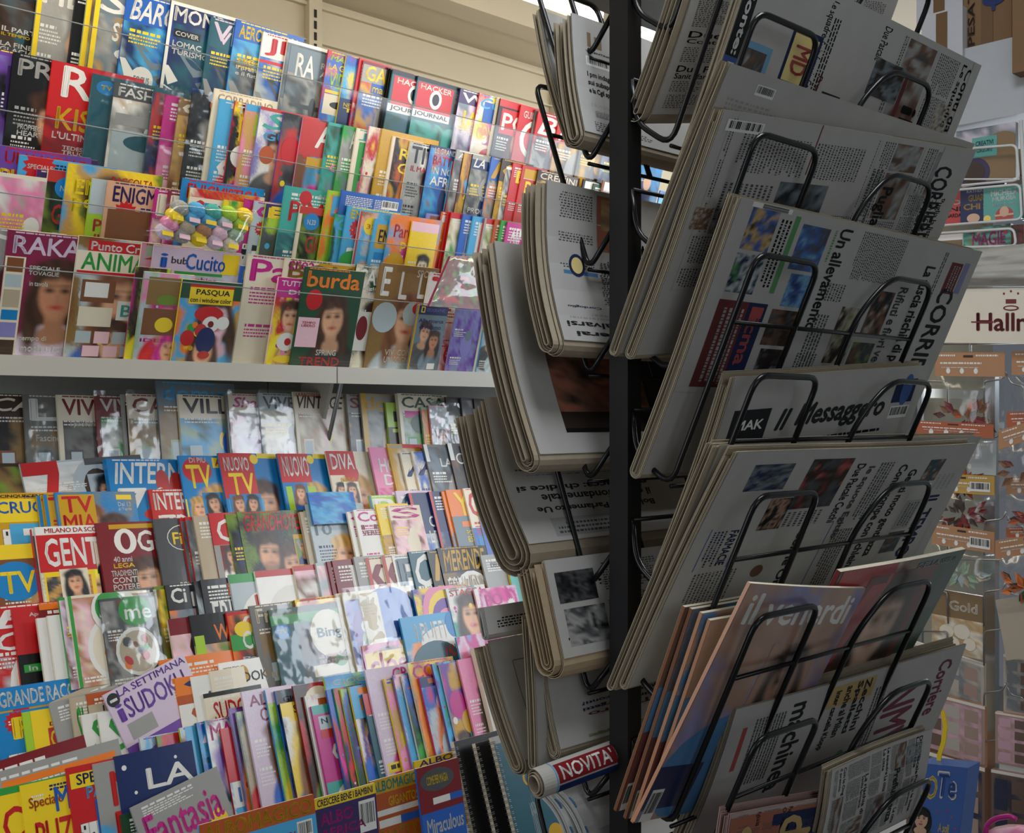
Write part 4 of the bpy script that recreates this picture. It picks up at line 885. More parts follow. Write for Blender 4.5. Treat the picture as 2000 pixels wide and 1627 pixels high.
L6 = '''
-20 1348 w270 h200 Kp|Y|X:ycr|||.1|R,0,0,.97,.22,C;T,.05,.04,.92,.19,w,GRANDE RACCOLTA DI;T,.05,.26,.95,.55,C,CRITTOGRAFICI
-10 1396 f1 w190 Kp|C|X:wcg|||.1|T,.15,.06,.5,.28,y,P;R,.75,0,1,.5,G
43 1392 f1 w150 Kp|l|L:yBo|||.1|R,.1,.0,1,.7,y;R,.3,.2,.98,.68,E;T,.32,.22,.96,.40,y,CRITTO;T,.36,.44,.92,.64,y,PIU;T,.33,.14,.8,.18,r,DIVERTI;E,.55,.8,.32,.14,B;T,.35,.74,.8,.86,w,196 PAGINE~SOLO 2,70
95 1374 f1 w150 Kp r6|a|L:Fxa|||.1|T,.35,.1,.8,.45,T,Su;D,.1,.1,.3,.2
98 1372 w260 h200 Kp r14|x|L|||.1|
135 1364 f1 w120 Kp|x|L:ex|||.1|T,.08,.1,.3,.6,g,SU
168 1356 f1 w150 Kp|O|L:xO|||.1|R,0,.12,1,1,x;T,.2,.14,.9,.22,D,L'ALLEGRA
158 1397 f2 w120 Kp|w|L|||.1|T,.15,.06,.9,.42,g,SU;T,.2,.46,.9,.56,g,Speciale;R,0,.62,1,1,g;E,.5,.8,.24,.2,f
190 1393 f2 w130 Kp|w|L|||.1|T,.15,.06,.9,.42,g,SU;T,.2,.46,.9,.56,g,Speciale;R,0,.62,1,1,g;E,.5,.8,.24,.2,f
200 1358 f2 w205 Kp r17|q|L|||.1|T,.14,.02,.98,.1,v,LA SETTIMANA;T,.06,.16,.14,.36,v,i;T,.16,.14,.9,.36,v,SUDOKU;E,.08,.1,.07,.07,D;T,.04,.09,.12,.12,w,1;R,.0,.62,1,1,v;R,.1,.4,.4,.58,a
309 1330 f1 w120 Kp|f|L:Fbf|||.1|T,.15,.06,.35,.5,b,SU
323 1328 f1 w120 Kp|o|L:Fob|||.1|T,.2,.1,.8,.4,B,S
340 1326 f1 w130 Kp|o|L:oto|||.1|T,.15,.04,.9,.12,B,GI;R,0,.2,1,.3,O;R,0,.3,1,.66,w;T,.2,.34,.9,.6,O,SU;E,.6,.78,.3,.2,G
371 1323 f1 w120 h250 Kp|w|L|||.1|T,.3,.14,.95,.26,d,SUDOKU
408 1312 f1 w90 h250 Kp|i|L|||.1|
426 1296 w170 h230 Kp|z|L|||.1|T,.06,.05,.3,.08,a,MONDO;T,.1,.12,.85,.22,k,SUDOKU;E,.35,.14,.08,.12,Y;E,.75,.16,.08,.12,Y;E,.2,.28,.08,.04,Y
396 1356 f2 w150 h210 Kp|i|L|||.1|R,0,0,1,.045,k;T,.13,.1,.95,.3,r,SUDOKU
310 1290 w260 h260|o|L|||.1|
548 1310 w180 h200|B|K:bcf|||.1|R,.05,.05,.9,.3,b
'''
L7 = '''
272 1442 w130 Ka|f|K:fcf|AL|v|.1|
305 1438 w120 Ka|n|K:RLr|||.1|T,.15,.04,.95,.12,m,ALBUM;T,.25,.14,.98,.25,m,COLORI;E,.5,.6,.4,.3,r;E,.5,.95,.4,.1,l
350 1422 w130 Ka|l|K:cnf|AL~CO|v|.2|R,.1,0,1,.6,c
383 1412 w120 Ka|T|K:Tbc|M|P|.14|
399 1408 w165 Ka|C|K:CTw|MASHA|m|.14|E,.7,.5,.24,.4,E;E,.7,.5,.18,.3,b
430 1424  w120 Ka|r|L:cwC|||.1|T,.25,.08,.85,.2,w,HE;T,.25,.24,.85,.36,w,KI;R,.05,.45,1,.66,w;T,.15,.5,.7,.62,b,Il m;R,.05,.66,1,1,c
447 1384 w130 Ka|u|K:Vvu|AL~C|R|.24|
461 1391 w120 Ka|e|K:eFx|||.1|
471 1352  w165 Ka|q|P:nsb|||.1|T,.1,.04,.95,.14,M,ALBUM;T,.25,.16,.98,.28,M,COLORI;R,.5,.38,.74,.42,y
517 1348  w150 Ka|c|K:Plg|||.1|R,0,0,1,.12,q;T,.3,.2,.95,.4,M,ALB~COL;E,.6,.75,.3,.22,P
536 1350 w200 Ka|b|K:BFk|||.1|T,.1,.06,.9,.18,k,GIOCA CON~ME
546 1375  w150 Ka|B|K:byw|||.1|R,0,0,1,.12,y;T,.25,.03,.9,.1,N,SPECIALE;T,.3,.2,.95,.34,m,Ma;E,.6,.46,.3,.24,y
571 1340  w150 Ka|R|K:RNr|||.1|E,.5,.15,.3,.2,i
594 1360  w130 Ka|a|K:awO|||.1|R,0,.1,.2,1,w;R,.3,.04,.9,.1,O
607 1380  w150 Ka|m|P:hsm|||.1|R,0,0,1,.08,t;R,.1,.1,.5,.3,f;T,.15,.12,.4,.17,B,N 1;R,.1,.22,.7,.3,r;R,0,.3,1,.7,m;T,.25,.34,.9,.52,w,Co;T,.5,.54,.85,.64,w,la;R,0,.68,1,1,t;E,.5,.86,.34,.26,w
632 1323 w200 Ka|l|K:bCc|||.1|T,.12,.04,.9,.09,f,GIOCHI
637 1348  w100 Ka|b|K:BbE|||.1|
650 1345  w100 Ka|g|K:gEB|||.1|
664 1347  w100 Ka|l|K:GBb|||.1|
681 1342  w130 Ka|y|K:yvw|||.1|R,0,0,1,.3,c;R,.2,.02,.8,.08,o;T,.2,.12,.9,.24,o,PAW;E,.5,.5,.3,.2,v
707 1356  w80 Ka|T|L|||.1|R,0,0,1,.2,r
712 1309 w190 Ka|q|P:qPm|||.1|T,.5,.02,.98,.14,m,CRY;P,.6,.78,.2,t,P,m
749 1326  w130 Ka|y|K:Ppj|T|b|.1|
767 1319  w130 Ka|u|K:vPc|||.1|
784 1320  w120 Ka|w|K:gGb|A|E|.1|
795 1295 w190 Ka|i|K:Jjy|CORY|m|.14|
818 1324  w150 Ka|m|K:mbf|||.1|R,0,0,1,.1,B;R,.2,.02,.9,.07,O;E,.5,.26,.2,.16,P;E,.5,.72,.3,.34,f
843 1297  w100 Ka|v|K:vct|||.1|
858 1298  w150 Ka|q|K:mvY|||.1|E,.25,.42,.22,.24,m;E,.45,.6,.2,.2,Y;T,.6,.08,.95,.24,w,D;R,.4,.7,.9,.88,t;T,.45,.72,.85,.86,w,CON~ADE
893 1289  w160 Ka|p|P:hsm|||.1|
925 1266  w60 t12 Kb|w|L|||.1|R,0,0,1,.35,Y
940 1262  w70 t12 Kb|i|L|||.1|R,0,0,1,.36,Y
956 1256  w130 t12 Kb|w|K:wqb|||.1|R,0,0,1,.36,Y
'''
L8 = '''
-40 1498 w200 Kp r6|R|L|||.1|
-30 1515 w260 h200 Kp r4|a|L|||.1|R,.1,.1,.95,.16,o
-20 1545 w150 Kp|y|L:Cwf|||.1|R,0,0,1,.05,g;T,.1,.14,.98,.38,r,CLAS;R,0,.42,1,1,w;T,.05,.48,1,.75,C,PUZ
38 1535 w150 Kp|y|X:yaw|||.1|T,.08,.1,.5,.2,O,Speciale;T,.4,.06,.98,.24,b,Mera;R,.0,.5,1,1,w;T,.12,.28,.98,.50,r,PUZZLE
128 1501 w165 Kp|r|X:rcw|||.1|R,.03,.05,.8,.16,y;T,.1,.06,.75,.14,B,SPECIALE;T,.2,.16,.8,.25,c,PAROLE;T,.28,.26,.75,.58,b,P
180 1493 w150 Kp|a|L:aca|||.1|T,.2,.08,.95,.34,r,MA;T,.2,.38,.9,.6,r,PU;T,.25,.64,.8,.7,b,TANTI PUZZLE;T,.2,.8,.7,.86,g,GIOCHI
222 1478 w170|B|L:BBV|||.1|E,.1,.1,.03,.03,w;E,.2,.3,.02,.02,w;E,.15,.5,.03,.03,w;E,.4,.75,.03,.03,w;E,.25,.85,.04,.04,w;E,.75,.1,.02,.02,w;T,.35,.14,.95,.3,w,LA;T,.4,.38,.95,.6,y,CO;T,.6,.66,.95,.72,r,libri
235 1592 f1 w160 Kp|G|L:y|||.1|
254 1578 f2 w200 h150 Kp r11|a|L|||.1|T,.07,.18,.92,.62,m,Fantasia;E,.84,.66,.1,.12,y;R,.3,.72,.7,.95,w
'''
row('L1', 'fifth', 2.66, 1.612, -.16, .12, .205, .262, .006, L1, gL)
row('L2', 'sixth', 2.52, 1.452, -.36, .13, .200, .262, .005, L2, gL, big=.003)
row('L3', 'seventh', 2.43, 1.31, -.37, .13, .195, .262, .005, L3, gL, big=.003)
row('L4', 'eighth', 2.345, 1.16, -.37, .14, .185, .262, .005, L4, gL, big=.003)
row('L5', 'ninth', 2.295, 1.08, -.37, .09, .185, .262, .005, L5, gL, big=.0025)
row('L6', 'tenth', 2.228, .95, -.38, .10, .165, .24, .004, L6, gL)
row('L7', 'eleventh', 2.15, .88, -.38, .27, .135, .25, .004, L7, 'colouring books in the children row')
row('L8', 'twelfth', 2.05, .73, -.36, .08, .165, .25, .004, L8, gL)
# ------------------------------------------------------------------ the newspaper stand
S0 = 1.039; DP = 0.891
rk = empty('newspaper_stand', W3(S0+.013, DP, 0), 'tall black steel newspaper stand with a square post and leaning wire pockets', 'newspaper stand')
def rl(o): o.parent = rk; o.matrix_parent_inverse = Matrix.Translation(-rk.location); return o
b = MB(); ubox('', S0-.0125+.003, S0+.0155, DP-.0145, DP+.0145, 0.02, 2.62, None, mb=b); rl(b.build('post', M_BLACK))
b = MB(); ubox('', S0+.425, S0+.447, DP-.012, DP+.012, 0.02, 2.62, None, mb=b); rl(b.build('post', M_BLACK))
b = MB(); ubox('', S0-.12, S0+.56, DP-.22, DP+.22, 0.0, 0.02, None, mb=b); rl(b.build('base_plate', M_BLACK))
b = MB(); ubox('', S0-.0125, S0+.447, DP-.012, DP+.012, 2.60, 2.62, None, mb=b); rl(b.build('top_rail', M_BLACK))
R_W = 0.0036
for k in range(-7, 6):
    zb = 1.469+.132*k
    m = MB()
    def q(s, z, f): return tuple(W3(s, .819+(.7005-.819)*f, zb+.258*f+z*0))
    tube(m, [W3(S0, .878, zb+.089), W3(S0, .872, zb+.037), W3(S0, .819, zb), q(S0, 0, 1), q(1.1655, 0, 1), q(1.1655, 0, 0)], R_W, 'k', rnd=.022)
    tube(m, [q(1.292, 0, 0), q(1.292, 0, .80), q(1.335, 0, 1), q(1.4526, 0, 1), q(1.4526, 0, 0)], R_W, 'k', rnd=.03)
    tube(m, [q(S0, 0, .72), q(1.4526, 0, .72)], R_W*.75, 'k')
    tube(m, [q(S0, 0, 0), q(1.4526, 0, 0)], R_W*.75, 'k')
    tube(m, [W3(S0, .876, zb+.089), W3(S0+.43, .876, zb+.089)], R_W*.75, 'k')
    rl(m.build('wire_pocket', M_WIRE, smooth=True))
    m = MB()
    def q(s, f): return tuple(W3(s, .948+.095*f, zb+.251*f))
    tube(m, [W3(S0, .905, zb+.049), q(S0, 0), q(S0, 1), q(S0+.12, 1), q(S0+.12, 0)], R_W, 'k', rnd=.018)
    tube(m, [q(S0+.26, 0), q(S0+.26, 1), q(S0+.40, 1), q(S0+.40, 0), W3(S0+.40, .905, zb+.049)], R_W, 'k', rnd=.018)
    tube(m, [q(S0, .72), q(S0+.40, .72)], R_W*.75, 'k'); tube(m, [q(S0, 0), q(S0+.40, 0)], R_W*.75, 'k')
    rl(m.build('wire_pocket', M_WIRE, smooth=True))

class Skew:
    """a sheet's own axes, from where its corners stand"""
    def __init__(s, BL, TL, TR, dB, W=None):
        bl = on_d(BL[0], BL[1], dB); s0 = float(U@bl); tl = on_s(TL[0], TL[1], s0)
        s.Y = unit(tl-bl); s.H = float(np.linalg.norm(tl-bl)); Zn = unit(np.cross(U, s.Y))
        if W is None:
            r = ray(*TR); p = CAM+r*((Zn@(tl-CAM))/(Zn@r)); s.X = unit(p-tl); s.W = float(np.linalg.norm(p-tl))
        else: s.X = U; s.W = W
        s.Z = unit(np.cross(s.X, s.Y)); s.o = bl
    def fn(s, g):
        def f(V):
            V = V.copy(); V[:, 2] += g(V[:, 0]/s.W, V[:, 1]/s.H)
            return V[:, :1]*s.X+V[:, 1:2]*s.Y+V[:, 2:]*s.Z
        return f
def fold_strip(mb, W, H, T, k, g, x0, x1, nx, col, y0=0.0, top=0.0, r=None):
    """one folded sheet: up the back, round the fold, up the front; seen edge-on it is a thin U"""
    Ri = max(T/2-k*g, .0012); th = .0007; zc = -T/2
    prof = []
    ny = 9
    for j in range(ny, 0, -1): prof.append((y0+T/2+(H-top-y0-T/2)*j/ny, zc-Ri))
    for j in range(9):
        a = math.pi*j/8; prof.append((y0+T/2-Ri*math.sin(a), zc-Ri*math.cos(a)))
    for j in range(1, ny+1): prof.append((y0+T/2+(H-top-y0-T/2)*j/ny, zc+Ri))
    n = len(prof); V = []; Fc = []
    for lay in (0, 1):
        for i in range(nx+1):
            x = x0+(x1-x0)*i/nx
            for j, (y, z) in enumerate(prof):
                if lay:
                    jj = min(max(j, 1), n-2); ty, tz = prof[jj+1][0]-prof[jj-1][0], prof[jj+1][1]-prof[jj-1][1]; L = math.hypot(ty, tz) or 1
                    y, z = y-tz/L*-th, z-ty/L*th
                    z = z
                V.append((x, y, z))
    m = (nx+1)*n; idx = lambda l, i, j: l*m+i*n+j
    for i in range(nx):
        for j in range(n-1):
            Fc.append((idx(0, i, j), idx(0, i+1, j), idx(0, i+1, j+1), idx(0, i, j+1))); Fc.append((idx(1, i, j), idx(1, i, j+1), idx(1, i+1, j+1), idx(1, i+1, j)))
    for j in range(n-1):
        Fc.append((idx(0, 0, j), idx(0, 0, j+1), idx(1, 0, j+1), idx(1, 0, j))); Fc.append((idx(0, nx, j), idx(1, nx, j), idx(1, nx, j+1), idx(0, nx, j+1)))
    for i in range(nx):
        for j in (0, n-1): Fc.append((idx(0, i, j), idx(0, i+1, j), idx(1, i+1, j), idx(1, i, j)))
    mb.add(V, Fc, col)

PAPER = np.array(lin('b4b2ae')); PAPER2 = np.array(lin('a89c88'))
def page(A, title='', tc='k', cols=5, tb=.05, th=.10, photo='dnaF', head='k', ex='', start=None, blank=.0, serif=0):
    r = A.rng; A.R(0, 0, 1, 1, PAPER if A.base is None else A.base)
    if title: A.T(.04, tb, .96, tb+th, tc, title, .03); A.R(.04, tb+th+.012, .96, tb+th+.015, 'd')
    v = start if start else (tb+th+.03 if title else .03)
    v = max(v, blank)
    while v < .95:
        h = r.uniform(.14, .24); h = min(h, .975-v); u = .035
        if h < .06: break
        while u < .93:
            wd = r.choice((.18, .30, .44)); wd = min(wd, .965-u)
            if wd < .1: break
            z = r.random(); u1 = u+wd-.015
            if z < .30: A.N(u, v, u1, v+h*.62, photo, nx=9, ny=9, cell=3); A.D(u, v+h*.66, u1, v+h*.92, max(2, int(h*.26/.009)), 'd', .5)
            elif z < .72:
                A.T(u, v, u1, v+.032, head, r.choice(HEADS), .02); 
                if wd > .25: A.T(u, v+.038, u+(u1-u)*.8, v+.066, head, r.choice(HEADS), .015)
                nc = 2 if wd > .25 else 1; cw = (u1-u)/nc
                for c in range(nc): A.D(u+c*cw, v+.078, u+(c+.93)*cw, v+h*.94, max(3, int((h*.94-.078)/.0088)), 'd', .5)
            else:
                nc = 2 if wd > .25 else 1; cw = (u1-u)/nc
                for c in range(nc): A.D(u+c*cw, v, u+(c+.93)*cw, v+h*.94, max(3, int(h*.94/.0088)), 'd', .5)
            A.R(u1+.006, v, u1+.0075, v+h*.95, 'a')
            u += wd
        A.R(.035, v+h-.006, .965, v+h-.0045, 'a'); v += h+.004
    ops(A, ex)
HEADS = ['Rifiuti e fiori', 'Un allevamento', 'La rischia di', 'Con le Ong', 'Due Pascale', 'Conte rompe', 'Puglia la lista', 'La citta', 'Il premio', 'Gelati e moto', 'Sanita farmacie', 'Conti da fare', 'I pm indagano', 'Le squadre', 'Operai']
def ops(A, ex):
    for op in ex.split(';'):
        q = [x.strip() for x in op.strip().split(',')]
        if not q[0]: continue
        c = q[0]
        if c == 'T': A.T(*map(float, q[1:5]), q[5], ','.join(q[6:]), .03)
        elif c == 'I': A.T(*map(float, q[1:5]), q[5], ','.join(q[6:]), .03, .25)
        elif c == '7': A.seven(*map(float, q[1:5]), q[5])
        elif c == 'R': A.R(*map(float, q[1:5]), q[5])
        elif c == 'W': A.R(*map(float, q[1:5]), PAPER)
        elif c == 'E': A.E(*map(float, q[1:5]), q[5])
        elif c == 'N': A.N(*map(float, q[1:5]), q[5], nx=12, ny=12, cell=4)
        elif c == 'D': A.D(*map(float, q[1:5]), int(q[5]), q[6], .5)
        elif c == 'C': A.code(*map(float, q[1:5]), vert=len(q) > 5)
        elif c == 'P': A.P(*map(float, q[1:4]), *q[4:7])

def newspaper(BL, TL, TR, dB, label, rot, art, K=5, T=.016, W=None, bow=.004, curl=.0, seed=1, tone=None, base=None, group=None, wave=.002, cat='newspaper', spread=.004, fan=0.0, us=1.0):
    sk = Skew(BL, TL, TR, dB, W); rr = random.Random(seed)
    e = empty('newspaper', tuple(sk.o), label, cat, group)
    def g(x, y): return bow*np.sin(np.pi*y)+curl*np.clip(y-.55, 0, 1)**2*4+wave*np.sin(5*x+seed)*np.clip(y, 0, 1)+fan*0
    A = Art(sk.W, sk.H-T/2, rot, lay=.0002, seed=seed); A.base = base; A.us = us; A.sat = .6; A.ws = .55
    art(A)
    A.m.v = [(x, y+T/2, z+.0006) for x, y, z in A.m.v]
    o = A.m.build('front_page', M_NEWS, e, sk.fn(g))
    m = MB(); gk = (T/2-.0012)/K
    for k in range(K):
        t = tone if tone is not None else PAPER2; c = t*rr.uniform(.82, 1.05)
        x0 = rr.uniform(-spread, spread*.3)-k*fan; fold_strip(m, sk.W, sk.H, T, k, gk, min(x0, 0) if k else 0, sk.W+rr.uniform(-.004, .002), 4, c, top=rr.uniform(0, .004)*k)
    m.build('folded_pages', M_PAGE, e, sk.fn(g))
    return e, sk

gN = 'newspapers in the wire pockets'
# the side facing the shopper; the printed pages lie turned a quarter
newspaper((1262, 247), (1402, -190), (1790, -120), .862, 'thick bundle of folded newspapers standing in the topmost wire pocket', 0, lambda A: page(A), K=6, T=.030, bow=.006, seed=3, group=gN, spread=.012)
newspaper((1283, 474), (1480, -92), (1917, 128), .846, 'newspaper with a blue folded edge and yellow coupon in an upper pocket', 90, lambda A: page(A, '', start=.03, ex=
  'W,0,.80,1,1;W,.0,.40,1,.80;R,.0,.955,.42,1,D;R,.42,.955,1,1,b;T,.10,.962,.8,.992,w,Conte: Kepnish;R,.33,.855,.62,.95,c;N,.36,.87,.60,.945,dadn;R,.20,.70,.46,.81,B;R,.225,.71,.435,.80,y;T,.27,.725,.4,.785,r,MD;D,.1,.66,.6,.69,3,k;T,.36,.655,.85,.675,R,Premio strega la decisione;R,.55,.80,.80,.87,R;R,.42,.565,1,.64,D;T,.46,.575,.7,.63,a,re;N,.18,.34,.36,.48,dNFd;T,.42,.42,.86,.47,D,Conte rompe;R,.2,.318,.96,.335,R;T,.34,.225,.96,.30,k,il mm;D,.45,.50,.95,.555,6,d;N,.26,.06,.42,.14,dxF;D,.44,.05,.8,.20,12,d;W,0,0,1,.04'), seed=5, group=gN, bow=.003, T=.014, us=.8)
newspaper((1206, 700), (1424, 122), (1904, 281), .868, 'newspaper with a blank grey top margin behind the two lower front pages', 0, lambda A: page(A, '', start=.30, ex='W,0,0,1,.24;C,.1,.035,.16,.07;D,.03,.1,.2,.16,4,a;T,.02,.80,.05,.97,k,COP'), seed=7, K=5, T=.014, group=gN, bow=-.004, spread=.008)
newspaper((1236, 706), (1409, 212), (1899, 291), .846, 'newspaper with a red shape in its photo and black headline Puglia', 90, lambda A: page(A, '', start=.05, cols=4, ex=
  'W,0,0,.6,.15;T,.13,.07,.62,.15,D,CORRIERE;D,.05,.17,.5,.2,2,a;T,.30,.30,.55,.36,D,Puglia;D,.2,.37,.55,.42,3,d;W,.0,.43,.5,.95;D,.10,.47,.30,.66,16,d;D,.10,.68,.30,.92,20,d;N,.33,.56,.70,.74,dDFd;E,.52,.71,.06,.07,R;D,.36,.76,.6,.93,10,d;R,.0,.66,.28,.664,R;C,.04,.86,.10,.98,v;N,.50,.93,.62,.985,xnx'), seed=9, group=gN, curl=.004, T=.016, us=.75)
newspaper((1247, 940), (1445, 384), (1914, 490), .852, 'local newspaper with a green star, red and blue advertising strip in the middle pocket', 90, lambda A: page(A, '', start=.10, ex=
  'W,0,0,1,1;T,.26,.055,.98,.135,D,CORRIERE;R,.0,.03,.0,.03,k;R,.10,.07,.30,.13,R;R,.09,.035,.29,.062,u;D,.12,.08,.28,.12,3,a;T,.15,.20,.98,.26,D,La tuscia rischia di perdere;D,.05,.165,.6,.185,2,d;T,.30,.285,.9,.325,d,Rifiuti e fiori vecchi;N,.34,.335,.62,.42,dDna;N,.46,.44,.80,.53,LxND;N,.66,.335,.92,.43,DLdn;D,.03,.37,.30,.56,24,d;T,.04,.60,.62,.645,D,Un allevamento;D,.06,.655,.3,.67,1,g;N,.06,.68,.30,.78,cbdb;N,.32,.665,.50,.76,bcbB;D,.52,.57,.9,.63,5,d;D,.34,.55,.44,.64,8,d;R,.03,.795,.44,.812,g;D,.06,.82,.42,.86,3,k;N,.03,.865,.24,.955,NYbd;N,.26,.865,.46,.955,dfBg;R,.50,.80,.97,.96,R;R,.50,.80,.97,.862,B;T,.52,.812,.84,.85,r,sicma;R,.52,.81,.58,.85,r;D,.54,.872,.95,.9,2,a;D,.54,.91,.95,.945,2,a;C,.005,.83,.03,.96;N,.52,.67,.72,.78,dnNd;D,.75,.56,.97,.64,7,d;N,.74,.67,.96,.77,dNDa;E,.99,.08,.05,.05,g'), seed=11, group=gN, curl=.004, T=.018, K=6, us=.68)
newspaper((1292, 1140), (1438, 738), (1822, 716), .842, 'newspaper with old gothic black lettering and a small dark advert in its corner', 0, lambda A: page(A, '', start=.56, ex=
  'W,0,0,1,.55;I,.24,.17,.30,.28,D,Il;I,.33,.15,.80,.30,D,Messaggero;R,.04,.16,.20,.33,D;T,.06,.21,.18,.26,w,MAK;R,.83,.07,.95,.20,B;E,.9,.13,.03,.05,b;C,.84,.22,.95,.29;D,.3,.34,.9,.37,1,k'), seed=13, group=gN, curl=-.004, K=6, T=.018, bow=.002)
newspaper((1205, 1352), (1404, 868), (1914, 851), .884, 'newspaper with an empty pale upper edge just behind the blue lettered one', 0, lambda A: page(A, '', start=.2, ex='W,0,0,1,.18;C,.86,.02,.94,.07'), seed=15, group=gN, curl=.0, bow=0, K=4, T=.012, spread=.01)
newspaper((1222, 1352), (1443, 884), (1905, 866), .868, 'newspaper with dark blue sideways lettering and two crowd photographs', 90, lambda A: page(A, '', start=.10, head='B', ex=
  'W,0,0,1,1;T,.38,.035,.86,.105,B,IL TEMPO;D,.22,.02,.34,.12,4,a;T,.16,.24,.80,.29,D,Gelati moto gentilezza;T,.12,.30,.86,.35,D,Conte rompe con Schlein;N,.10,.12,.26,.2,dTna;N,.06,.56,.38,.72,ENdB;N,.08,.78,.24,.92,dBFd;T,.10,.50,.5,.535,D,Due Pascale Cecchi;T,.12,.455,.62,.49,d,le squote Egitto;D,.1,.375,.5,.44,5,d;D,.40,.58,.5,.74,8,d;N,.30,.72,.5,.80,kDSk;R,.40,.12,.62,.20,a;D,.42,.13,.6,.19,4,d;N,.64,.12,.8,.2,Fdn;T,.52,.60,.96,.64,D,Con le Ong;R,.46,.845,.72,.848,b;R,.46,.955,.72,.958,b;T,.48,.86,.7,.89,B,FARMACIE;D,.48,.90,.7,.95,4,B;D,.74,.80,.98,.95,12,d;E,.78,.72,.04,.04,n;D,.56,.40,.96,.48,7,d;R,.5,.50,.98,.503,b'), seed=17, group=gN, curl=.0, bow=-.004, T=.014, K=5, us=.7)
newspaper((1335, 1660), (1436, 1384), (1888, 1258), .836, 'newspaper stack with purple red sideways lettering and a yellow panel', 90, lambda A: page(A, '', start=.12, ex=
  'W,0,0,1,1;T,.12,.05,.75,.12,M,Corriere;T,.30,.20,.98,.36,M,NMV;R,.05,.45,.26,.66,Y;T,.06,.47,.6,.50,D,Zecchini;T,.06,.51,.6,.54,D,Spalletti;T,.08,.55,.6,.58,D,anche al Milan;T,.1,.6,.7,.63,D,Inter cancella Klopp;T,.10,.72,.98,.79,D,machinea;D,.2,.38,.9,.44,4,d;D,.15,.81,.8,.92,10,d;R,.2,.94,.6,.955,r;R,.05,.66,.3,.664,R;E,.85,.5,.05,.05,g'), seed=19, group=gN, T=.022, K=7, us=.8)
newspaper((1585, 1700), (1622, 1502), (1852, 1478), .74, 'newspapers with pale cut edges standing at the lower corner of the stand', 90, lambda A: page(A, '', start=.1, ex='T,.3,.3,.9,.36,D,Prefluxuenza;N,.1,.1,.3,.25,daFd'), seed=21, group=gN, T=.014, K=6, W=.26)
newspaper((1385, 1760), (1430, 1592), (1722, 1534), .755, 'pink paper newspaper with an orange and blue printed corner', 90, lambda A: page(A, '', start=.4, ex='T,.35,.06,.98,.16,D,LAGUZZ;R,.05,.42,.6,.7,O;R,.05,.7,1,1,O;R,.1,.45,.9,.75,B;T,.14,.5,.8,.7,Y,dis;E,.3,.9,.12,.12,Y'), seed=23, group=gN, T=.016, K=4, base=np.array(lin('b89a98')), tone=np.array(lin('a88a86')))

# glossy weeklies standing in the lower pocket
def px_mag(BL, TL, TR, dB, T, tm, bg, title, tc, th, ex, seed, label, group, W=None, name='magazine', bend=.002, sat=1.0, mix=0.0):
    sk = Skew(BL, TL, TR, dB, W); X = sk.X-sk.Y*(sk.X@sk.Y); X = unit(X); Yk = sk.Y
    if mix: X = unit(X*(1-mix)+sk.X*mix); Yk = unit(sk.Y-X*(X@sk.Y))
    TLp = sk.o+sk.Y*sk.H
    return magazine(TLp, X, Yk, sk.W, sk.H, T, tm, bg, title, tc, th, ex, seed, label, group, name, bend, sat=sat)
gV = 'pink weeklies in the wire pocket'
px_mag((1470, 1460), (1642, 1117), (1876, 1092), .832, .006, 'P:nsw', 'R', '', 'w', .1, 'N,0,0,1,1,nGdG;N,0,0,.6,1,ndnx;N,.7,.35,1,1,GGG;7,.02,.0,.42,.56,r;P,.52,.36,.17,N,s,a;T,.6,.03,.95,.06,a,DELLA SERA', 31, 'dark glossy weekly with a large red numeral and a pale woman', 'glossy weeklies', sat=.7)
for i, (bx, by, tx, ty, d) in enumerate(((1203, 1585, 1338, 1186, .872), (1222, 1600, 1352, 1190, .862), (1236, 1608, 1372, 1198, .850), (1258, 1600, 1388, 1212, .838))):
    px_mag((bx, by), (tx, ty), None, d, .004, 'P:hsC', 'n' if i < 2 else 'S', '', 'w', .1, 'R,0,.38,.5,.6,C;R,0,.6,1,1,R;C,.02,.86,.12,1', 40+i,
           ('hindmost', 'second', 'third', 'fourth')[i]+' thin weekly in the fanned stack left of the pink weekly', gV, W=.22, sat=.6)
px_mag((1285, 1592), (1466, 1139), (1672, 1184), .822, .004, 'Q:hSC', 'S', 'il venerdi', 'w', .13, 'N,0,0,1,1,SSuS;I,.26,.03,.97,.16,a,il venerdi;E,.5,.80,.5,.30,C;P,.62,.42,.14,N,S,C;R,.0,.76,.3,.95,B;C,.02,.86,.1,1', 47, 'pink glossy weekly with a curly haired man in a blue shirt', 'glossy weeklies', bend=.003, sat=.65, mix=.6)

# the side facing the wall: we see the papers' backs, upside down
def back(A, ex, **k): page(A, ex=ex, **k)
newspaper((1146, 278), (1113, 26), None, .925, 'newspaper with a gold emblem and black lettering left of the post, topmost', 0, lambda A: page(A, '', start=.62, ex=
  'W,0,0,1,1;E,.085,.20,.0,.0,Y;R,.06,.12,.075,.24,J;R,.09,.14,.12,.24,J;T,.05,.27,.16,.285,D,VALENTINO;C,.05,.32,.15,.40;T,.20,.20,.28,.40,D,il;T,.31,.26,.60,.46,D,domani;T,.05,.45,.18,.66,D,I pm indagano~sui subappalti~e la Cgil specula;D,.05,.68,.19,.76,6,a;T,.06,.79,.2,.85,a,CHI SONO I VERI~BERSAGLIERI;R,.24,.60,.32,.72,D;D,.22,.5,.5,.58,5,a;D,.05,.89,.3,.98,5,d'), W=.44, K=5, T=.030, bow=-.006, seed=51, group='newspapers on the far side of the stand', spread=.01)
newspaper((1120, 282), (1050, 20), None, .972, 'folded newspaper with a dark picture behind the gold emblem one', 0, lambda A: page(A, '', start=.9, ex='W,0,0,1,1;R,.09,.12,.6,1,D;N,.12,.2,.6,.9,kDdD'), W=.40, K=3, T=.012, bow=-.006, seed=52, group='newspapers on the far side of the stand')
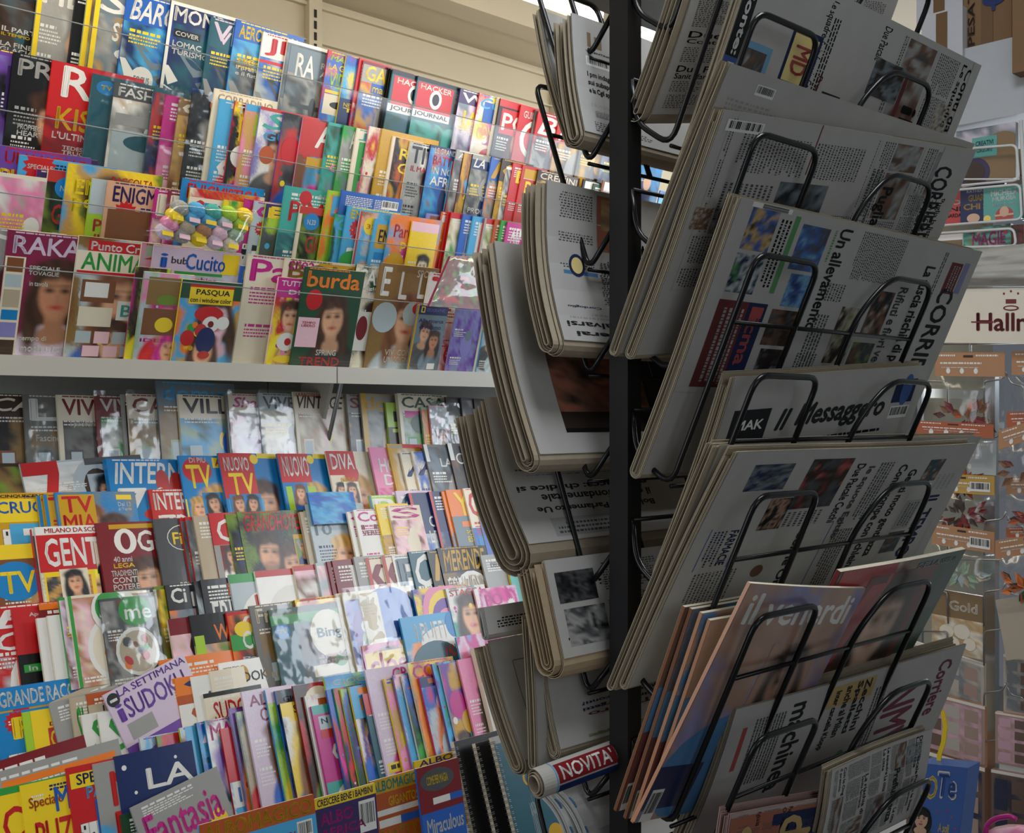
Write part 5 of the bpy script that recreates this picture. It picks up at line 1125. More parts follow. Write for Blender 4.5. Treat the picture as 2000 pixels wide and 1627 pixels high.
newspaper((1108, 690), (1066, 352), None, .925, 'newspaper pile with an orange dinner picture printed upside down', 180, lambda A: page(A, '', start=.12, ex=
  'W,0,0,1,1;R,.22,.60,.78,.97,O;N,.24,.62,.76,.95,OJYO;E,.5,.8,.12,.16,w;E,.45,.74,.07,.1,n;D,.80,.40,.95,.96,34,d;D,.60,.26,.78,.56,22,d;D,.30,.26,.56,.56,22,d;T,.62,.03,.94,.075,D,3 operai;T,.60,.09,.97,.13,D,ano salvarsi;D,.6,.15,.95,.2,2,a;R,.79,.44,.94,.465,C;E,.88,.5,.035,.035,B;E,.88,.5,.025,.025,y;T,.8,.22,.95,.24,B,Cordoglio'), W=.42, K=7, T=.034, bow=-.014, seed=53, group='newspapers on the far side of the stand', spread=.014)
newspaper((1062, 915), (965, 470), None, .945, 'newspaper pile with a tall dark photograph of striped stairs', 180, lambda A: page(A, '', start=.9, ex=
  'W,0,0,1,1;R,.1,.10,.86,.84,D;N,.1,.10,.86,.84,kNDG;N,.44,.2,.86,.5,NOnN;N,.5,.6,.84,.83,YRYN;R,.62,.10,.86,.12,k'), W=.42, K=8, T=.036, bow=-.012, seed=54, group='newspapers on the far side of the stand', spread=.014)
newspaper((1052, 1108), (948, 775), None, .955, 'newspaper folded into a wide open loop with bold upside down headlines', 180, lambda A: page(A, '', start=.6, ex=
  'W,0,0,1,1;T,.3,.20,.9,.255,D,Bologna al Parlamento Ue;T,.3,.275,.86,.33,D,il diritto fondamentale;T,.3,.35,.96,.405,D,e si spacca: chi dice si;D,.4,.43,.95,.48,2,d;R,.5,.03,.86,.16,a;D,.52,.05,.84,.14,3,d;D,.3,.5,.94,.6,5,d;R,.5,.72,.86,.96,N;N,.5,.72,.86,.96,NDnD;T,.6,.62,.9,.64,R,LA RICERCA'), W=.38, K=4, T=.062, bow=-.012, seed=55, group='newspapers on the far side of the stand', spread=.004)
newspaper((1108, 1322), (1062, 1095), None, .915, 'newspaper pile with two grey photographs low on the stand', 0, lambda A: page(A, '', start=.02, photo='kdad', ex='W,0,0,1,1;N,.03,.14,.20,.46,kDdk;N,.04,.52,.22,.90,kdak;D,.24,.1,.5,.4,12,d;D,.24,.5,.5,.9,16,d'), W=.40, K=8, T=.042, bow=.0, seed=56, group='newspapers on the far side of the stand', tone=np.array(lin('b8a488')), spread=.012)
newspaper((1034, 1508), (952, 1252), None, .990, 'loosely folded newspaper with a framed notice printed upside down', 180, lambda A: page(A, '', start=.9, ex='W,0,0,1,1;R,.62,.1,.92,.104,k;R,.92,.1,.922,.8,k;R,.62,.8,.92,.804,k;T,.66,.62,.84,.7,D,er.it;T,.66,.46,.84,.54,D,y.it;R,.6,.12,.915,.34,B'), W=.40, K=4, T=.030, bow=-.006, seed=57, group='newspapers on the far side of the stand')
newspaper((1050, 1508), (1034, 1205), None, .968, 'narrow folded newspaper with a yellow panel and a grey car advert', 180, lambda A: page(A, '', start=.9, ex='W,0,0,1,1;R,.60,.50,.95,.96,y;T,.70,.56,.88,.85,R,I;C,.62,.42,.9,.48;R,.55,.06,.94,.40,D;T,.68,.28,.88,.32,a,OGNI;N,.6,.1,.9,.2,dkd'), W=.36, K=3, T=.016, bow=.002, seed=58, group='newspapers on the far side of the stand')
newspaper((1098, 1482), (1062, 1290), None, .942, 'newspaper with upside down blue and red headlines above the rolled paper', 180, lambda A: page(A, '', start=.9, ex='W,0,0,1,1;T,.45,.40,.86,.45,B,quadrare i conti?;T,.40,.33,.86,.38,B,riuscira Giorgetti;T,.5,.26,.84,.31,R,Tesoro;R,.3,.48,.95,.483,a;N,.5,.04,.86,.2,eLxn'), W=.38, K=5, T=.022, bow=-.004, seed=59, group='newspapers on the far side of the stand')
newspaper((955, 1250), (945, 1186), None, 1.02, 'pale newspaper sheet with small upside down lines beside the toy bags', 180, lambda A: page(A, '', start=.95, ex='W,0,0,1,1;D,.62,.2,.95,.6,4,k'), W=.36, K=3, T=.012, bow=.0, seed=61, group='newspapers on the far side of the stand', tone=PAPER)
for i, (bx, by, tx, ty, d) in enumerate(((1120, 1640, 1052, 1530, .95), (1150, 1640, 1078, 1528, .93))):
    newspaper((bx, by), (tx, ty), None, d, ('rear', 'front')[i]+' white paper with blue edge lines under the rolled paper', 0, lambda A: page(A, '', start=.95, ex='W,0,0,1,1;R,0,0,.01,1,C;T,.30,.55,.5,.8,D,I W'), W=.36, K=5, T=.014, bow=.010, seed=62+i, group='newspapers on the far side of the stand', tone=np.array(lin('c4c4c2')))
# the rolled paper
def rolled():
    a = on_d(1046, 1531, .925); c = on_d(1222, 1466, .905); R = .017
    ax = unit(c-a); L = float(np.linalg.norm(c-a)); y = unit(ZV-ax*(ax@ZV)); z = np.cross(ax, y)
    e = empty('rolled_newspaper', tuple(a), 'rolled newspaper printed with a red panel lying across the lower pocket', 'newspaper')
    A = Art(L, 2*math.pi*R, 0, lay=.0004); A.base = None
    A.grid(0, 0, 1, 1, 4, 28, col=PAPER); A.grid(.16, .30, .80, .52, 4, 8, col='R'); A.k += 1
    A.grid(.14, .0, .15, 1, 1, 28, col='c'); A.grid(.16, .54, .95, .66, 4, 5, col='B')
    def f(V):
        a_ = V[:, 1:2]/R; r = R+V[:, 2:]
        return V[:, :1]*ax+(np.sin(a_-math.pi)*y*1.0 + np.cos(a_-math.pi)*z)*r
    import bmesh
    B_ = Art(L, 2*math.pi*R, 0, lay=.0004); B_.T(.20, .33, .76, .49, 'w', "NOVITA'", .02)
    bm = bmesh.new(); me = B_.m.mesh('t'); bm.from_mesh(me)
    for j in range(1, 12):
        yc = (1-.33-(.16)*j/12)*2*math.pi*R
        bmesh.ops.bisect_plane(bm, geom=bm.verts[:]+bm.edges[:]+bm.faces[:], plane_co=(0, yc, 0), plane_no=(0, 1, 0))
    bm.verts.ensure_lookup_table(); bm.verts.index_update()
    A.m.add([(v.co.x, v.co.y, .0012) for v in bm.verts], [tuple(v.index for v in fc.verts) for fc in bm.faces], 'w'); bm.free(); bpy.data.meshes.remove(me)
    A.m.build('outer_sheet', M_NEWS, e, f)
    m = MB()
    for k, r in enumerate((.0165, .0135, .0105)):
        n = 20; V = []
        for x in (-.002*k+.001, L):
            for rr in (r, r-.0007):
                for i in range(n): V.append((x, rr*math.cos(2*math.pi*i/n), rr*math.sin(2*math.pi*i/n)))
        Fc = []
        for i in range(n):
            j = (i+1) % n
            Fc += [(i, j, 2*n+j, 2*n+i), (n+i, 3*n+i, 3*n+j, n+j), (i, n+i, n+j, j), (2*n+i, 2*n+j, 3*n+j, 3*n+i)]
        m.add(V, Fc, PAPER2)
    m.build('inner_sheets', M_PAGE, e, lambda V: V[:, :1]*ax+V[:, 1:2]*y+V[:, 2:]*z)
rolled()
# ------------------------------------------------------------------ clear acrylic lips in front of the rows
def lip(name_row, d0, z0, t, drop, hh, s0, s1, off):
    """a clear strip hung before a row: z0 height of the row's top edge, drop how far below it the strip begins"""
    e = empty('acrylic_pocket', (0, 0, 0), 'long clear acrylic strip holding back the %s row of magazines' % name_row, 'shelf divider', 'clear acrylic strips before the rows')
    zt = z0-drop; zb = zt-hh; b = MB(); V = []
    for th in (0, .0018):
        for z in (zt, zb):
            for s in (s0, s1): V.append(tuple(W3(s, d0-t*(z-z0)-off-th, z)))
    b.add(V, [(0, 1, 3, 2), (4, 6, 7, 5), (0, 4, 5, 1), (2, 3, 7, 6), (0, 2, 6, 4), (1, 5, 7, 3)], 'w')
    b.build('panel', M_ACR, e)
    b = MB(); tube(b, [W3(s0, d0-t*(zt-z0)-off-.001, zt), W3(s1, d0-t*(zt-z0)-off-.001, zt)], .0014, 'w', n=5)
    b.build('edge', mat('acrylic_edge', color=(.22, .25, .26), rough=.2), e)
lip('top', 2.47, 2.53, .30, .115, .09, .2, 3.9, .052)
lip('second', 2.47, 2.32, .30, .125, .08, .2, 3.9, .052)
lip('third', 2.47, 2.115, .30, .10, .07, .2, 3.9, .075)
lip('fourth', 2.46, 1.96, .30, .10, .175, .2, 3.9, .085)
# ------------------------------------------------------------------ small packets among the magazines
def box_local(mb, pts, T, col):
    """a flat card or bag from four corners (counter-clockwise), T thick"""
    P = [np.array(p) for p in pts]; n = unit(np.cross(P[1]-P[0], P[3]-P[0]))
    V = [tuple(p) for p in P]+[tuple(p-n*T) for p in P]
    mb.add(V, [(0, 1, 2, 3), (7, 6, 5, 4), (0, 4, 5, 1), (1, 5, 6, 2), (2, 6, 7, 3), (3, 7, 4, 0)], col)
# yarn bag on the fourth row
def yarn_bag():
    d, z = 2.37, 1.98
    BL, BR, TR, TL = (on_d(292, 458, d), on_d(452, 492, d), on_d(489, 416, d-.02), on_d(332, 400, d-.02))
    e = empty('yarn_bag', tuple((BL+BR)/2), 'clear plastic bag of coloured yarn balls resting on the sewing magazines', 'bag of yarn')
    X = unit(BR-BL); rr = random.Random(4); cols = [['a', 'c', 't', 'l', 'y'], ['y', 'c', 'c', 'f', 'l'], ['p', 'x', 'S', 'P', 'e'], ['q', 'a', 'y', 'q', 'i']]
    for r in range(4):
        for c in range(5):
            u, v = (c+.5)/5, 1-(r+.5)/4
            p = BL*(1-u)*(1-v)+BR*u*(1-v)+TR*u*v+TL*(1-u)*v+N*.018
            m = MB(); R0 = .019; V = []; nn, mm = 14, 9
            for i in range(mm+1):
                for j in range(nn):
                    a, b_ = math.pi*i/mm, 2*math.pi*j/nn; k = 1+.10*math.sin(6*b_+i*2)
                    V.append(tuple(p+X*(R0*1.15*math.sin(a)*math.cos(b_)*k)+ZV*(R0*math.cos(a))+N*(R0*.8*math.sin(a)*math.sin(b_)*k)))
            m.add(V, [(i*nn+j, i*nn+(j+1) % nn, (i+1)*nn+(j+1) % nn, (i+1)*nn+j) for i in range(mm) for j in range(nn)], cols[r][c])
            o = m.build('yarn_ball', mat('yarn', attr=True, rough=.9, bump=1.0, scale=220, var=.3), smooth=True); local(o, e)
            if r in (1, 3):
                m = MB(); q = p+N*.017-ZV*.006
                box_local(m, [q-X*.013-ZV*.005, q+X*.013-ZV*.005, q+X*.013+ZV*.005, q-X*.013+ZV*.005], .001, 'y' if (r+c) % 2 else 'P'); local(m.build('paper_band', M_ATTR), e)
    m = MB(); nx, ny = 16, 12; V = []
    for s_ in (0, 1):
        for j in range(ny+1):
            for i in range(nx+1):
                u, v = i/nx, j/ny; u2, v2 = -.06+u*1.12, -.06+v*1.14
                edge = min(u, 1-u, v, 1-v); off = .042*min(1, edge*6)**.5*(1 if s_ == 0 else 0)+rr.uniform(0, .004)
                V.append(tuple(BL*(1-u2)*(1-v2)+BR*u2*(1-v2)+TR*u2*v2+TL*(1-u2)*v2+N*off))
    k = (nx+1)*(ny+1)
    m.add(V, [(j*(nx+1)+i, j*(nx+1)+i+1, (j+1)*(nx+1)+i+1, (j+1)*(nx+1)+i) for j in range(ny) for i in range(nx)], 'w')
    local(m.build('film', M_CELLO, smooth=True), e)
yarn_bag()
def crumple(e, c0, c1, c2, c3, bulge, seed, name='film', m_=None, nx=16, ny=16):
    rr = random.Random(seed); m = MB(); V = []
    for j in range(ny+1):
        for i in range(nx+1):
            u, v = i/nx, j/ny; ed = min(u, 1-u, v, 1-v)
            nn = unit(np.cross(c1-c0, c3-c0))
            V.append(tuple(c0*(1-u)*(1-v)+c1*u*(1-v)+c2*u*v+c3*(1-u)*v+nn*(bulge*min(1, ed*5)**.5+rr.uniform(0, bulge*.3))))
    m.add(V, [(j*(nx+1)+i, j*(nx+1)+i+1, (j+1)*(nx+1)+i+1, (j+1)*(nx+1)+i) for j in range(ny) for i in range(nx)], 'w')
    return local(m.build(name, m_ or M_CELLO, smooth=True), e)
def toy_bag(pts, d, label, cols, seed):
    P = [on_d(x, y, d) for x, y in pts]; e = empty('gift_bag', tuple((P[0]+P[1])/2), label, 'bag'); rr = random.Random(seed)
    A = Art(1, 1, 0, lay=0, seed=seed); A.N(0, 0, 1, 1, cols, nx=16, ny=16, cell=5)
    def f(V): return np.array([P[0]*(1-x)*(1-y)+P[1]*x*(1-y)+P[2]*x*y+P[3]*(1-x)*y for x, y, z in V])
    local(A.m.build('contents', M_PRINT, None, f), e)
    m = MB(); box_local(m, [p-N*.002 for p in P], .008, cols[0]); local(m.build('backing_card', M_ATTR), e)
    crumple(e, *[p+N*.001 for p in P], .018, seed)
toy_bag([(838, 598), (955, 606), (948, 500), (880, 500)], 2.335, 'crinkled clear bag with red and green goods above the blue film cases', 'MnRLNEk', 5)
# ------------------------------------------------------------------ activity albums and notebooks at the foot of the wall
def foot(BL, TL, TR, d, T, ex, bg, seed, label, kind, pal='m', top=None, W=None, bend=0):
    return px_mag(BL, TL, TR, d, T, 'L:'+pal, bg, '', 'w', .1, 'R,0,0,1,1,%s;%s' % (bg, ex), seed, label, 'activity albums along the foot of the wall', name=kind, bend=bend, W=W)
foot((398, 1720), (388, 1612), (612, 1550), 1.93, .006, 'R,0,0,1,.38,O;T,.03,.05,.97,.36,Y,ALBOMAGICO;R,.1,.5,.4,.8,y;T,.52,.6,.8,.8,r,COLORI;C,.82,.45,.96,.8', 'c', 71, 'wide activity album with big golden lettering on a rust band', 'activity_album')
foot((625, 1740), (612, 1562), (732, 1527), 1.93, .006, 'R,0,0,1,.12,y;T,.05,.02,.95,.10,V,CRESCERE BENE I BAMBINI;T,.08,.18,.6,.32,m,ALBO;T,.06,.36,.8,.46,m,AFRICA;C,.70,.16,.97,.52;E,.5,.8,.3,.3,y;T,.3,.68,.7,.8,r,TUTTI~COLORI', 'V', 73, 'purple activity album with a white barcode label and yellow cloud', 'activity_album')
foot((740, 1720), (722, 1527), (822, 1478), 1.94, .006, 'R,0,0,1,.15,Y;T,.03,.02,.97,.13,t,ALBOMAGICO;T,.3,.2,.95,.3,y,GIGANTOSA;R,0,.32,1,.38,w;R,.1,.42,.5,.5,w;R,.5,.42,1,.5,b;T,.05,.52,.98,.68,Y,GANTOSA;E,.75,.8,.25,.2,O', 'O', 74, 'rust activity album with a white and blue pen taped on', 'activity_album')
foot((838, 1720), (812, 1502), (888, 1452), 1.90, .006, 'R,0,0,1,.42,R;E,.45,.14,.4,.2,d;T,.2,.1,.7,.18,y,COME PER MAGIA;R,.3,.3,.7,.36,w;R,.7,.3,1,.36,b;T,.1,.48,.95,.62,w,Miraculous;R,.4,.72,.9,.78,o;E,.3,.95,.2,.14,r', 'b', 75, 'blue activity album with a plum top and a pen in a clear pocket', 'activity_album')
foot((820, 1640), (808, 1488), (985, 1419), 2.02, .004, 'R,0,0,1,.1,y;T,.05,.01,.95,.09,v,ALBOMAGICO', 'Y', 76, 'golden album with scalloped top edge behind the spiral notebooks', 'activity_album')
def notebook(BL, TL, W, H, d, col, label, seed, cover_ex=''):
    sk = Skew(BL, TL, None, d, W); e = empty('notebook', tuple(sk.o), label, 'notebook', 'spiral notebooks at the foot of the wall')
    g = lambda x, y: 0*x
    A = Art(sk.W, sk.H, 0, seed=seed); A.R(0, 0, 1, 1, col)
    uv = []; fc = []
    for i in range(120 if col == 'k' else 0):
        a, b_, r = A.rng.random(), A.rng.random(), A.rng.choice((.002, .003)); k = len(uv)
        uv += [(a, b_), (a, b_+r), (a+r*1.5, b_+r), (a+r*1.5, b_)]; fc.append((k, k+1, k+2, k+3))
    if uv: A.put(uv, fc, 'a')
    ops(A, cover_ex); A.m.build('cover', M_PRINT, e, sk.fn(g))
    m = MB(); slab(m, sk.W, sk.H, .012, None, 4, 2, 'i'); m.build('pages', M_PAGE, e, sk.fn(g))
    m = MB(); n = int(sk.H/.0135)
    for i in range(n):
        y = .008+i*.0135
        for dy in (0, .004):
            tube(m, [(.008, y+dy, .0008), (.003, y+dy, .006), (-.006, y+dy, .004), (-.008, y+dy, -.006), (-.003, y+dy, -.014), (.006, y+dy, -.0135)], .0009, 'w', n=5, rnd=.003)
    m.build('spiral_binding', M_STEEL, e, sk.fn(g), smooth=True)
notebook((950, 1740), (886, 1449), .15, .21, 1.90, 'k', 'leftmost black spiral notebook with tiny silver specks', 81)
notebook((995, 1740), (928, 1452), .12, .21, 1.86, 'k', 'black spiral notebook overlapped by the teal one', 82)
notebook((1035, 1740), (961, 1440), .17, .21, 1.82, 'T', 'teal spiral notebook with yellow print standing under the rolled newspaper', 83, 'E,.50,.32,.14,.12,Y;E,.5,.32,.10,.09,T;E,.72,.72,.14,.14,Y;T,.36,.42,.48,.8,f,onto;R,.0,.0,.5,.05,a')
# ------------------------------------------------------------------ the card and book display at the end of the shop
D2 = 2.30
MX = N; MZ = -U
def card(TL, TR, BL, s=D2, T=.003, ex='', base='w', rot=0, seed=1, name='card', label='', cat='card', group=None, m_=None, parent=None, lay=.0004, sat=.75):
    tl, tr, bl = on_s(*TL, s), on_s(*TR, s), on_s(*BL, s)
    X = unit(tr-tl); Y = tl-bl; W = float(np.linalg.norm(tr-tl)); H = float(np.linalg.norm(Y)); Y = Y/H; Zn = unit(np.cross(X, Y))
    A = Art(W, H, rot, lay=lay, seed=seed); A.sat = sat; A.R(0, 0, 1, 1, base); ops(A, ex)
    fn = lambda V: bl+V[:, :1]*X+V[:, 1:2]*Y+V[:, 2:]*Zn
    if parent is None:
        e = empty(name, tuple(bl), label, cat, group); nm = 'printed_face'
    else: e = parent; nm = name
    slab(A.m, W, H, T, None, 2, 1, base)
    local(A.m.build(nm, m_ or M_PRINT, None, fn), e)
    return e, (tl, tr, bl, bl+(tr-tl))
def nbox(name, x0, y0, x1, y1, s, depth, m, label=None, cat=None, kind=None, group=None):
    a, b_ = on_s(x0, y0, s), on_s(x1, y1, s); d0, d1 = -(N@a), -(N@b_)
    o = ubox(name, s, s+depth, min(d0, d1), max(d0, d1), min(a[2], b_[2]), max(a[2], b_[2]), m, kind=kind)
    if label: tag(o, label, cat, group)
    return o
# boxes and beam above
o = nbox('trim_5', 1780, 120, 2180, 186, 2.28, .30, mat('white_laminate', color=(.42, .44, .47), rough=.5), kind='structure')
def carton(x0, y0, x1, y1, s, dep, lab, mk, m, flap=True):
    a = on_s((x0+x1)/2, y1, s); e = empty('cardboard_box' if m is M_CARD else 'white_box', tuple(a), lab, 'box', None)
    c0, c1 = on_s(x0, y0, s), on_s(x1, y1, s); d0, d1 = sorted((-(N@c0), -(N@c1)))
    zt, zb = c0[2], c1[2]
    b = MB(); ubox('', s, s+dep, d0, d1, zb, zt, None, mb=b); local(b.build('body', m), e)
    b = MB(); ubox('', s-.0015, s, (d0+d1)/2-.012, (d0+d1)/2+.012, zb+.01, zt-.004, None, mb=b); local(b.build('tape', mat('parcel_tape', color=(.16, .09, .045), rough=.3)), e)
    if mk:
        A = Art(d1-d0, zt-zb, 270, lay=.0005, seed=3); ops(A, mk)
        p = W3(s-.002, d1, zb)
        local(A.m.build('marking', M_ATTR, None, lambda V: p+V[:, :1]*N+V[:, 1:2]*ZV-V[:, 2:]*U), e)
carton(1882, -90, 1976, 119, 2.29, .25, 'brown cardboard box with pen writing standing upright on the white beam', 'T,.2,.1,.75,.25,N,PESATE;E,.55,.65,.06,.1,B;R,.45,.6,.7,.68,B', M_CARD)
carton(1977, -90, 2090, 119, 2.24, .25, 'second brown cardboard box nearer the corner on the white beam', '', M_CARD)
MWB = mat('white_card', color=(.50, .50, .54), rough=.6)
carton(1790, -80, 1880, 30, 2.29, .3, 'tall white cardboard box beside the brown ones', '', MWB)
carton(1800, 32, 1880, 118, 2.27, .2, 'lower white cardboard box on the white beam', '', MWB)
# white wire book rack
e = empty('book_rack', tuple(on_s(1900, 480, D2)), 'white wire rack holding paperbacks above the greeting card sign', 'book rack')
b = MB()
def wr(pts, r=.0028, s=D2-.03): tube(b, [tuple(on_s(x, y, s)) for x, y in pts], r, 'w', n=6, rnd=.012)
wr([(1770, 300), (1985, 283), (1990, 352), (1770, 372)]); wr([(1770, 380), (1992, 360), (1996, 428), (1770, 446)]); wr([(1770, 460), (1980, 446), (1985, 480), (1770, 486)])
wr([(1770, 350), (1990, 350)], .002); wr([(2003, 240), (2003, 500)]); wr([(1994, 235), (2008, 500)], .004)
local(b.build('wires', M_WWIRE, smooth=True), e)
card((1868, 257), (1984, 238), (1868, 362), D2, .012, 'N,0,0,1,1,aFqa;E,.62,.8,.5,.5,J;E,.78,.4,.3,.25,J;E,.3,.82,.28,.26,V;E,.3,.82,.2,.18,N;R,.28,.18,.7,.55,t;T,.34,.25,.64,.34,T,CREATIVI;T,.36,.38,.62,.46,T,CON LE CARTE', 'a', seed=91, name='planner', label='large planner with a turquoise title panel and dried flowers, top of the rack', cat='book')
card((1800, 376), (1882, 370), (1800, 440), D2, .015, 'T,.5,.3,.95,.44,i,TO;T,.45,.5,.95,.64,D,LINI;T,.6,.7,.95,.82,D,GARDA', 'r', seed=92, name='book', label='red paperback with cream and black lettering, left in the middle tier', cat='book', group='paperbacks in the white rack')
card((1876, 372), (1940, 366), (1876, 438), D2-.004, .012, 'T,.2,.02,.9,.1,f,KATHERINE;T,.25,.16,.98,.36,Y,GUARDA;T,.1,.42,.9,.6,Y,CHI SI;E,.4,.85,.2,.14,s', 'B', seed=93, name='book', label='dark blue paperback with golden capitals beside the turquoise one', cat='book', group='paperbacks in the white rack')
card((1880, 364), (1962, 350), (1880, 420), D2+.03, .010, 'R,0,0,1,.05,w', 'B', seed=94, name='book', label='dark blue book edge peeping above the row of paperbacks', cat='book', group='paperbacks in the white rack')
card((1921, 370), (1996, 360), (1921, 434), D2-.018, .012, 'T,.2,.08,.9,.26,w,MICHELA;T,.24,.28,.86,.42,w,MURGIA;T,.25,.48,.85,.58,f,Dare la vita;E,.55,.88,.24,.24,E;E,.55,.75,.12,.14,s;R,.3,.82,.8,.88,s;E,.1,.92,.1,.1,y', 't', seed=95, name='book', label='turquoise paperback with a raised arms drawing and white lettering', cat='book', group='paperbacks in the white rack')
card((1996, 360), (2050, 352), (1996, 430), D2, .012, 'E,.3,.6,.3,.3,m', 'T', seed=96, name='book', label='teal book cut by the right border of the photo', cat='book', group='paperbacks in the white rack')
card((1800, 462), (1880, 456), (1800, 500), D2, .015, 'R,0,0,1,.3,w', 'J', seed=97, name='book', label='sand coloured book left of the green fairy tale book', cat='book', group='paperbacks in the white rack')
card((1881, 450), (1974, 436), (1881, 500), D2-.006, .012, 'N,0,0,1,1,eGtL;T,.2,.2,.9,.75,m,MAGIE;E,.9,.3,.04,.05,r', 'e', seed=98, name='book', label='green patterned book with big pink lettering in the lowest tier', cat='book', group='paperbacks in the white rack')
card((1976, 440), (2050, 434), (1976, 500), D2, .012, 'N,0,0,1,1,MNRG', 'M', seed=99, name='book', label='dark floral book right of the green patterned book', cat='book', group='paperbacks in the white rack')
# the sign and the bag over it
e = empty('plastic_bag', tuple(on_s(1940, 560, D2-.05)), 'empty clear plastic sleeve bunched above the greeting card sign', 'plastic bag')
crumple(e, *[on_s(x, y, D2-.05) for x, y in ((1800, 560), (2060, 556), (2060, 470), (1800, 500))], .03, 7, m_=mat('milky_film', color=(.42, .41, .38), rough=.35, bump=.4, scale=20))
card((1780, 566), (2120, 560), (1780, 668), D2-.06, .003, 'T,.40,.44,.94,.78,R,Hallmark;R,.37,.60,.50,.625,R;R,.205,.14,.29,.22,R;R,.21,.15,.285,.21,i;T,.215,.16,.28,.2,R,IRCA;E,.60,.36,.045,.016,R;E,.60,.36,.034,.008,i;R,.57,.20,.63,.28,R;S,.60,.21,.045,R;E,.60,.06,.006,.007,R;E,.56,.10,.006,.007,R;E,.64,.10,.006,.007,R', 'i', seed=101, name='sign', label='cream cardboard sign with a red crown and red script lettering', cat='sign', m_=M_ATTR)
def crown():
    pass
def cw(pts, r=.0018, s=D2-.035):
    b = MB(); tube(b, [tuple(on_s(x, y, s)) for x, y in pts], r, 'a', n=6, rnd=.008); local(b.build('wire_hook', M_STEEL, smooth=True), e)
e = empty('card_rack', tuple(on_s(1935, 1500, D2+.05)), 'chrome card rack with bent wire pockets behind the hanging bags', 'card rack')
for yy in (737, 1010, 1148, 1225, 1345, 1440):
    cw([(1800, yy+8), (1850, yy+8), (1852, yy+70)]); cw([(1922, yy+75), (1922, yy+8), (1958, yy+4), (1964, yy-10)]); cw([(1966, yy-6), (1975, yy+12), (2000, yy+18), (2004, yy+80)])
cw([(1800, 560), (2060, 556)], .003); cw([(1800, 672), (2060, 668)], .003); cw([(1895, 670), (1895, 700)], .003)
cw([(1800, 850), (1950, 855), (1952, 835)]); cw([(1800, 1092), (1960, 1094), (1962, 1075)])
b = MB(); ubox('', D2+.02, D2+.04, -(N@on_s(1932, 900, D2+.02))-.012, -(N@on_s(1932, 900, D2+.02))+.012, .6, 1.66, None, mb=b); local(b.build('rail', M_STEEL), e)
b = MB(); ubox('', D2+.02, D2+.03, -(N@on_s(1800, 900, D2+.02)), -(N@on_s(1800, 900, D2+.02))+.01, .6, 1.66, None, mb=b); local(b.build('rail', M_STEEL), e)
def hang(TLh, TRh, hh, blen, s, lab, hc, fl, seed, code=False, tilt=0):
    """a clear bag hanging from a printed header"""
    bl = (TLh[0], TLh[1]+hh)
    e, c = card(TLh, TRh, bl, s, .002, 'D,.06,.10,.4,.24,1,w;D,.6,.10,.94,.24,1,w;D,.08,.42,.9,.56,1,w;E,.2,.78,.03,.04,w;E,.4,.78,.03,.04,w;E,.6,.78,.03,.04,w;R,.42,.12,.56,.22,N;D,.1,.62,.9,.70,1,f'+(';C,.62,.35,.94,.85' if code else ''), hc, seed=seed, name='craft_bag', label=lab, cat='craft bag', group='bags with printed headers on the card rack', m_=M_ATTR, sat=.8)
    tl, tr, b_l, b_r = c; dn = ZV*(-blen)
    crumple(e, b_l+dn, b_r+dn, b_r, b_l, .012, seed, name='clear_bag', nx=10, ny=10)
    if fl:
        rr = random.Random(seed); m = MB(); W = float(np.linalg.norm(tr-tl)); ctr = (b_l+b_r)/2+dn*.62
        for i in range(26):
            a = rr.uniform(0, 2*math.pi); R0 = rr.uniform(.15, .46)*W*(.75 if abs(math.sin(a)) > .7 else 1); q = ctr+N*(math.cos(a)*R0*.9)+ZV*(math.sin(a)*R0*.55)
            t = unit(N*math.cos(a)+ZV*math.sin(a)); w_ = unit(np.cross(t, U)); L = W*rr.uniform(.12, .2); o_ = -U*rr.uniform(.0, .007)
            V = [q-t*L*.5+o_, q+w_*L*.3+o_-U*.003, q+t*L*.7+o_, q-w_*L*.3+o_-U*.003, q+U*.002+o_]
            m.add([tuple(v) for v in V], [(0, 1, 4), (1, 2, 4), (2, 3, 4), (3, 0, 4), (0, 1, 2, 3)], rr.choice(fl))
        local(m.build('dried_flowers', M_ATTR), e)
    return e
hang((1826, 688), (1962, 688), 46, .135, D2-.04, 'orange header bag of dried red brown flowers under the cream sign', 'H', 'RNORn', 111)
hang((1790, 821), (1940, 829), 26, .06, D2-.06, 'slightly tilted orange header bag under the dried flower bag', 'O', '', 112)
hang((1976, 686), (2100, 684), 46, .10, D2-.03, 'orange header bag cut off beside the cream sign', 'H', '', 113)
hang((1966, 805), (2090, 800), 30, .05, D2-.04, 'orange header bag half hidden behind the tilted one', 'O', '', 114)
hang((1950, 842), (2080, 800), 36, .10, D2-.06, 'steeply tilted orange header bag by the right border', 'H', 'NRn', 115)
hang((1820, 855), (1945, 860), 66, .035, D2, 'bag of brown leaf shapes above the yellow header', 'f', 'NnO', 116)
hang((1820, 924), (1942, 930), 36, .07, D2-.015, 'yellow header bag with barcode and dark leaf tips', 'Y', 'RNR', 117, True)
hang((1965, 931), (2100, 931), 34, .08, D2-.03, 'orange header bag with rust leaves low at the border', 'H', 'NRO', 118)
hang((1820, 1022), (1942, 1040), 40, .085, D2-.04, 'orange header bag with white barcode sticker and pale contents', 'H', 'fxe', 119, True)
hang((1944, 1056), (2080, 1034), 36, .11, D2-.06, 'orange header bag over an orange and green figure', 'H', 'oGO', 120)
hang((1965, 1030), (2080, 1028), 20, .03, D2-.03, 'narrow orange header peeping above the tilted bag', 'O', '', 121)
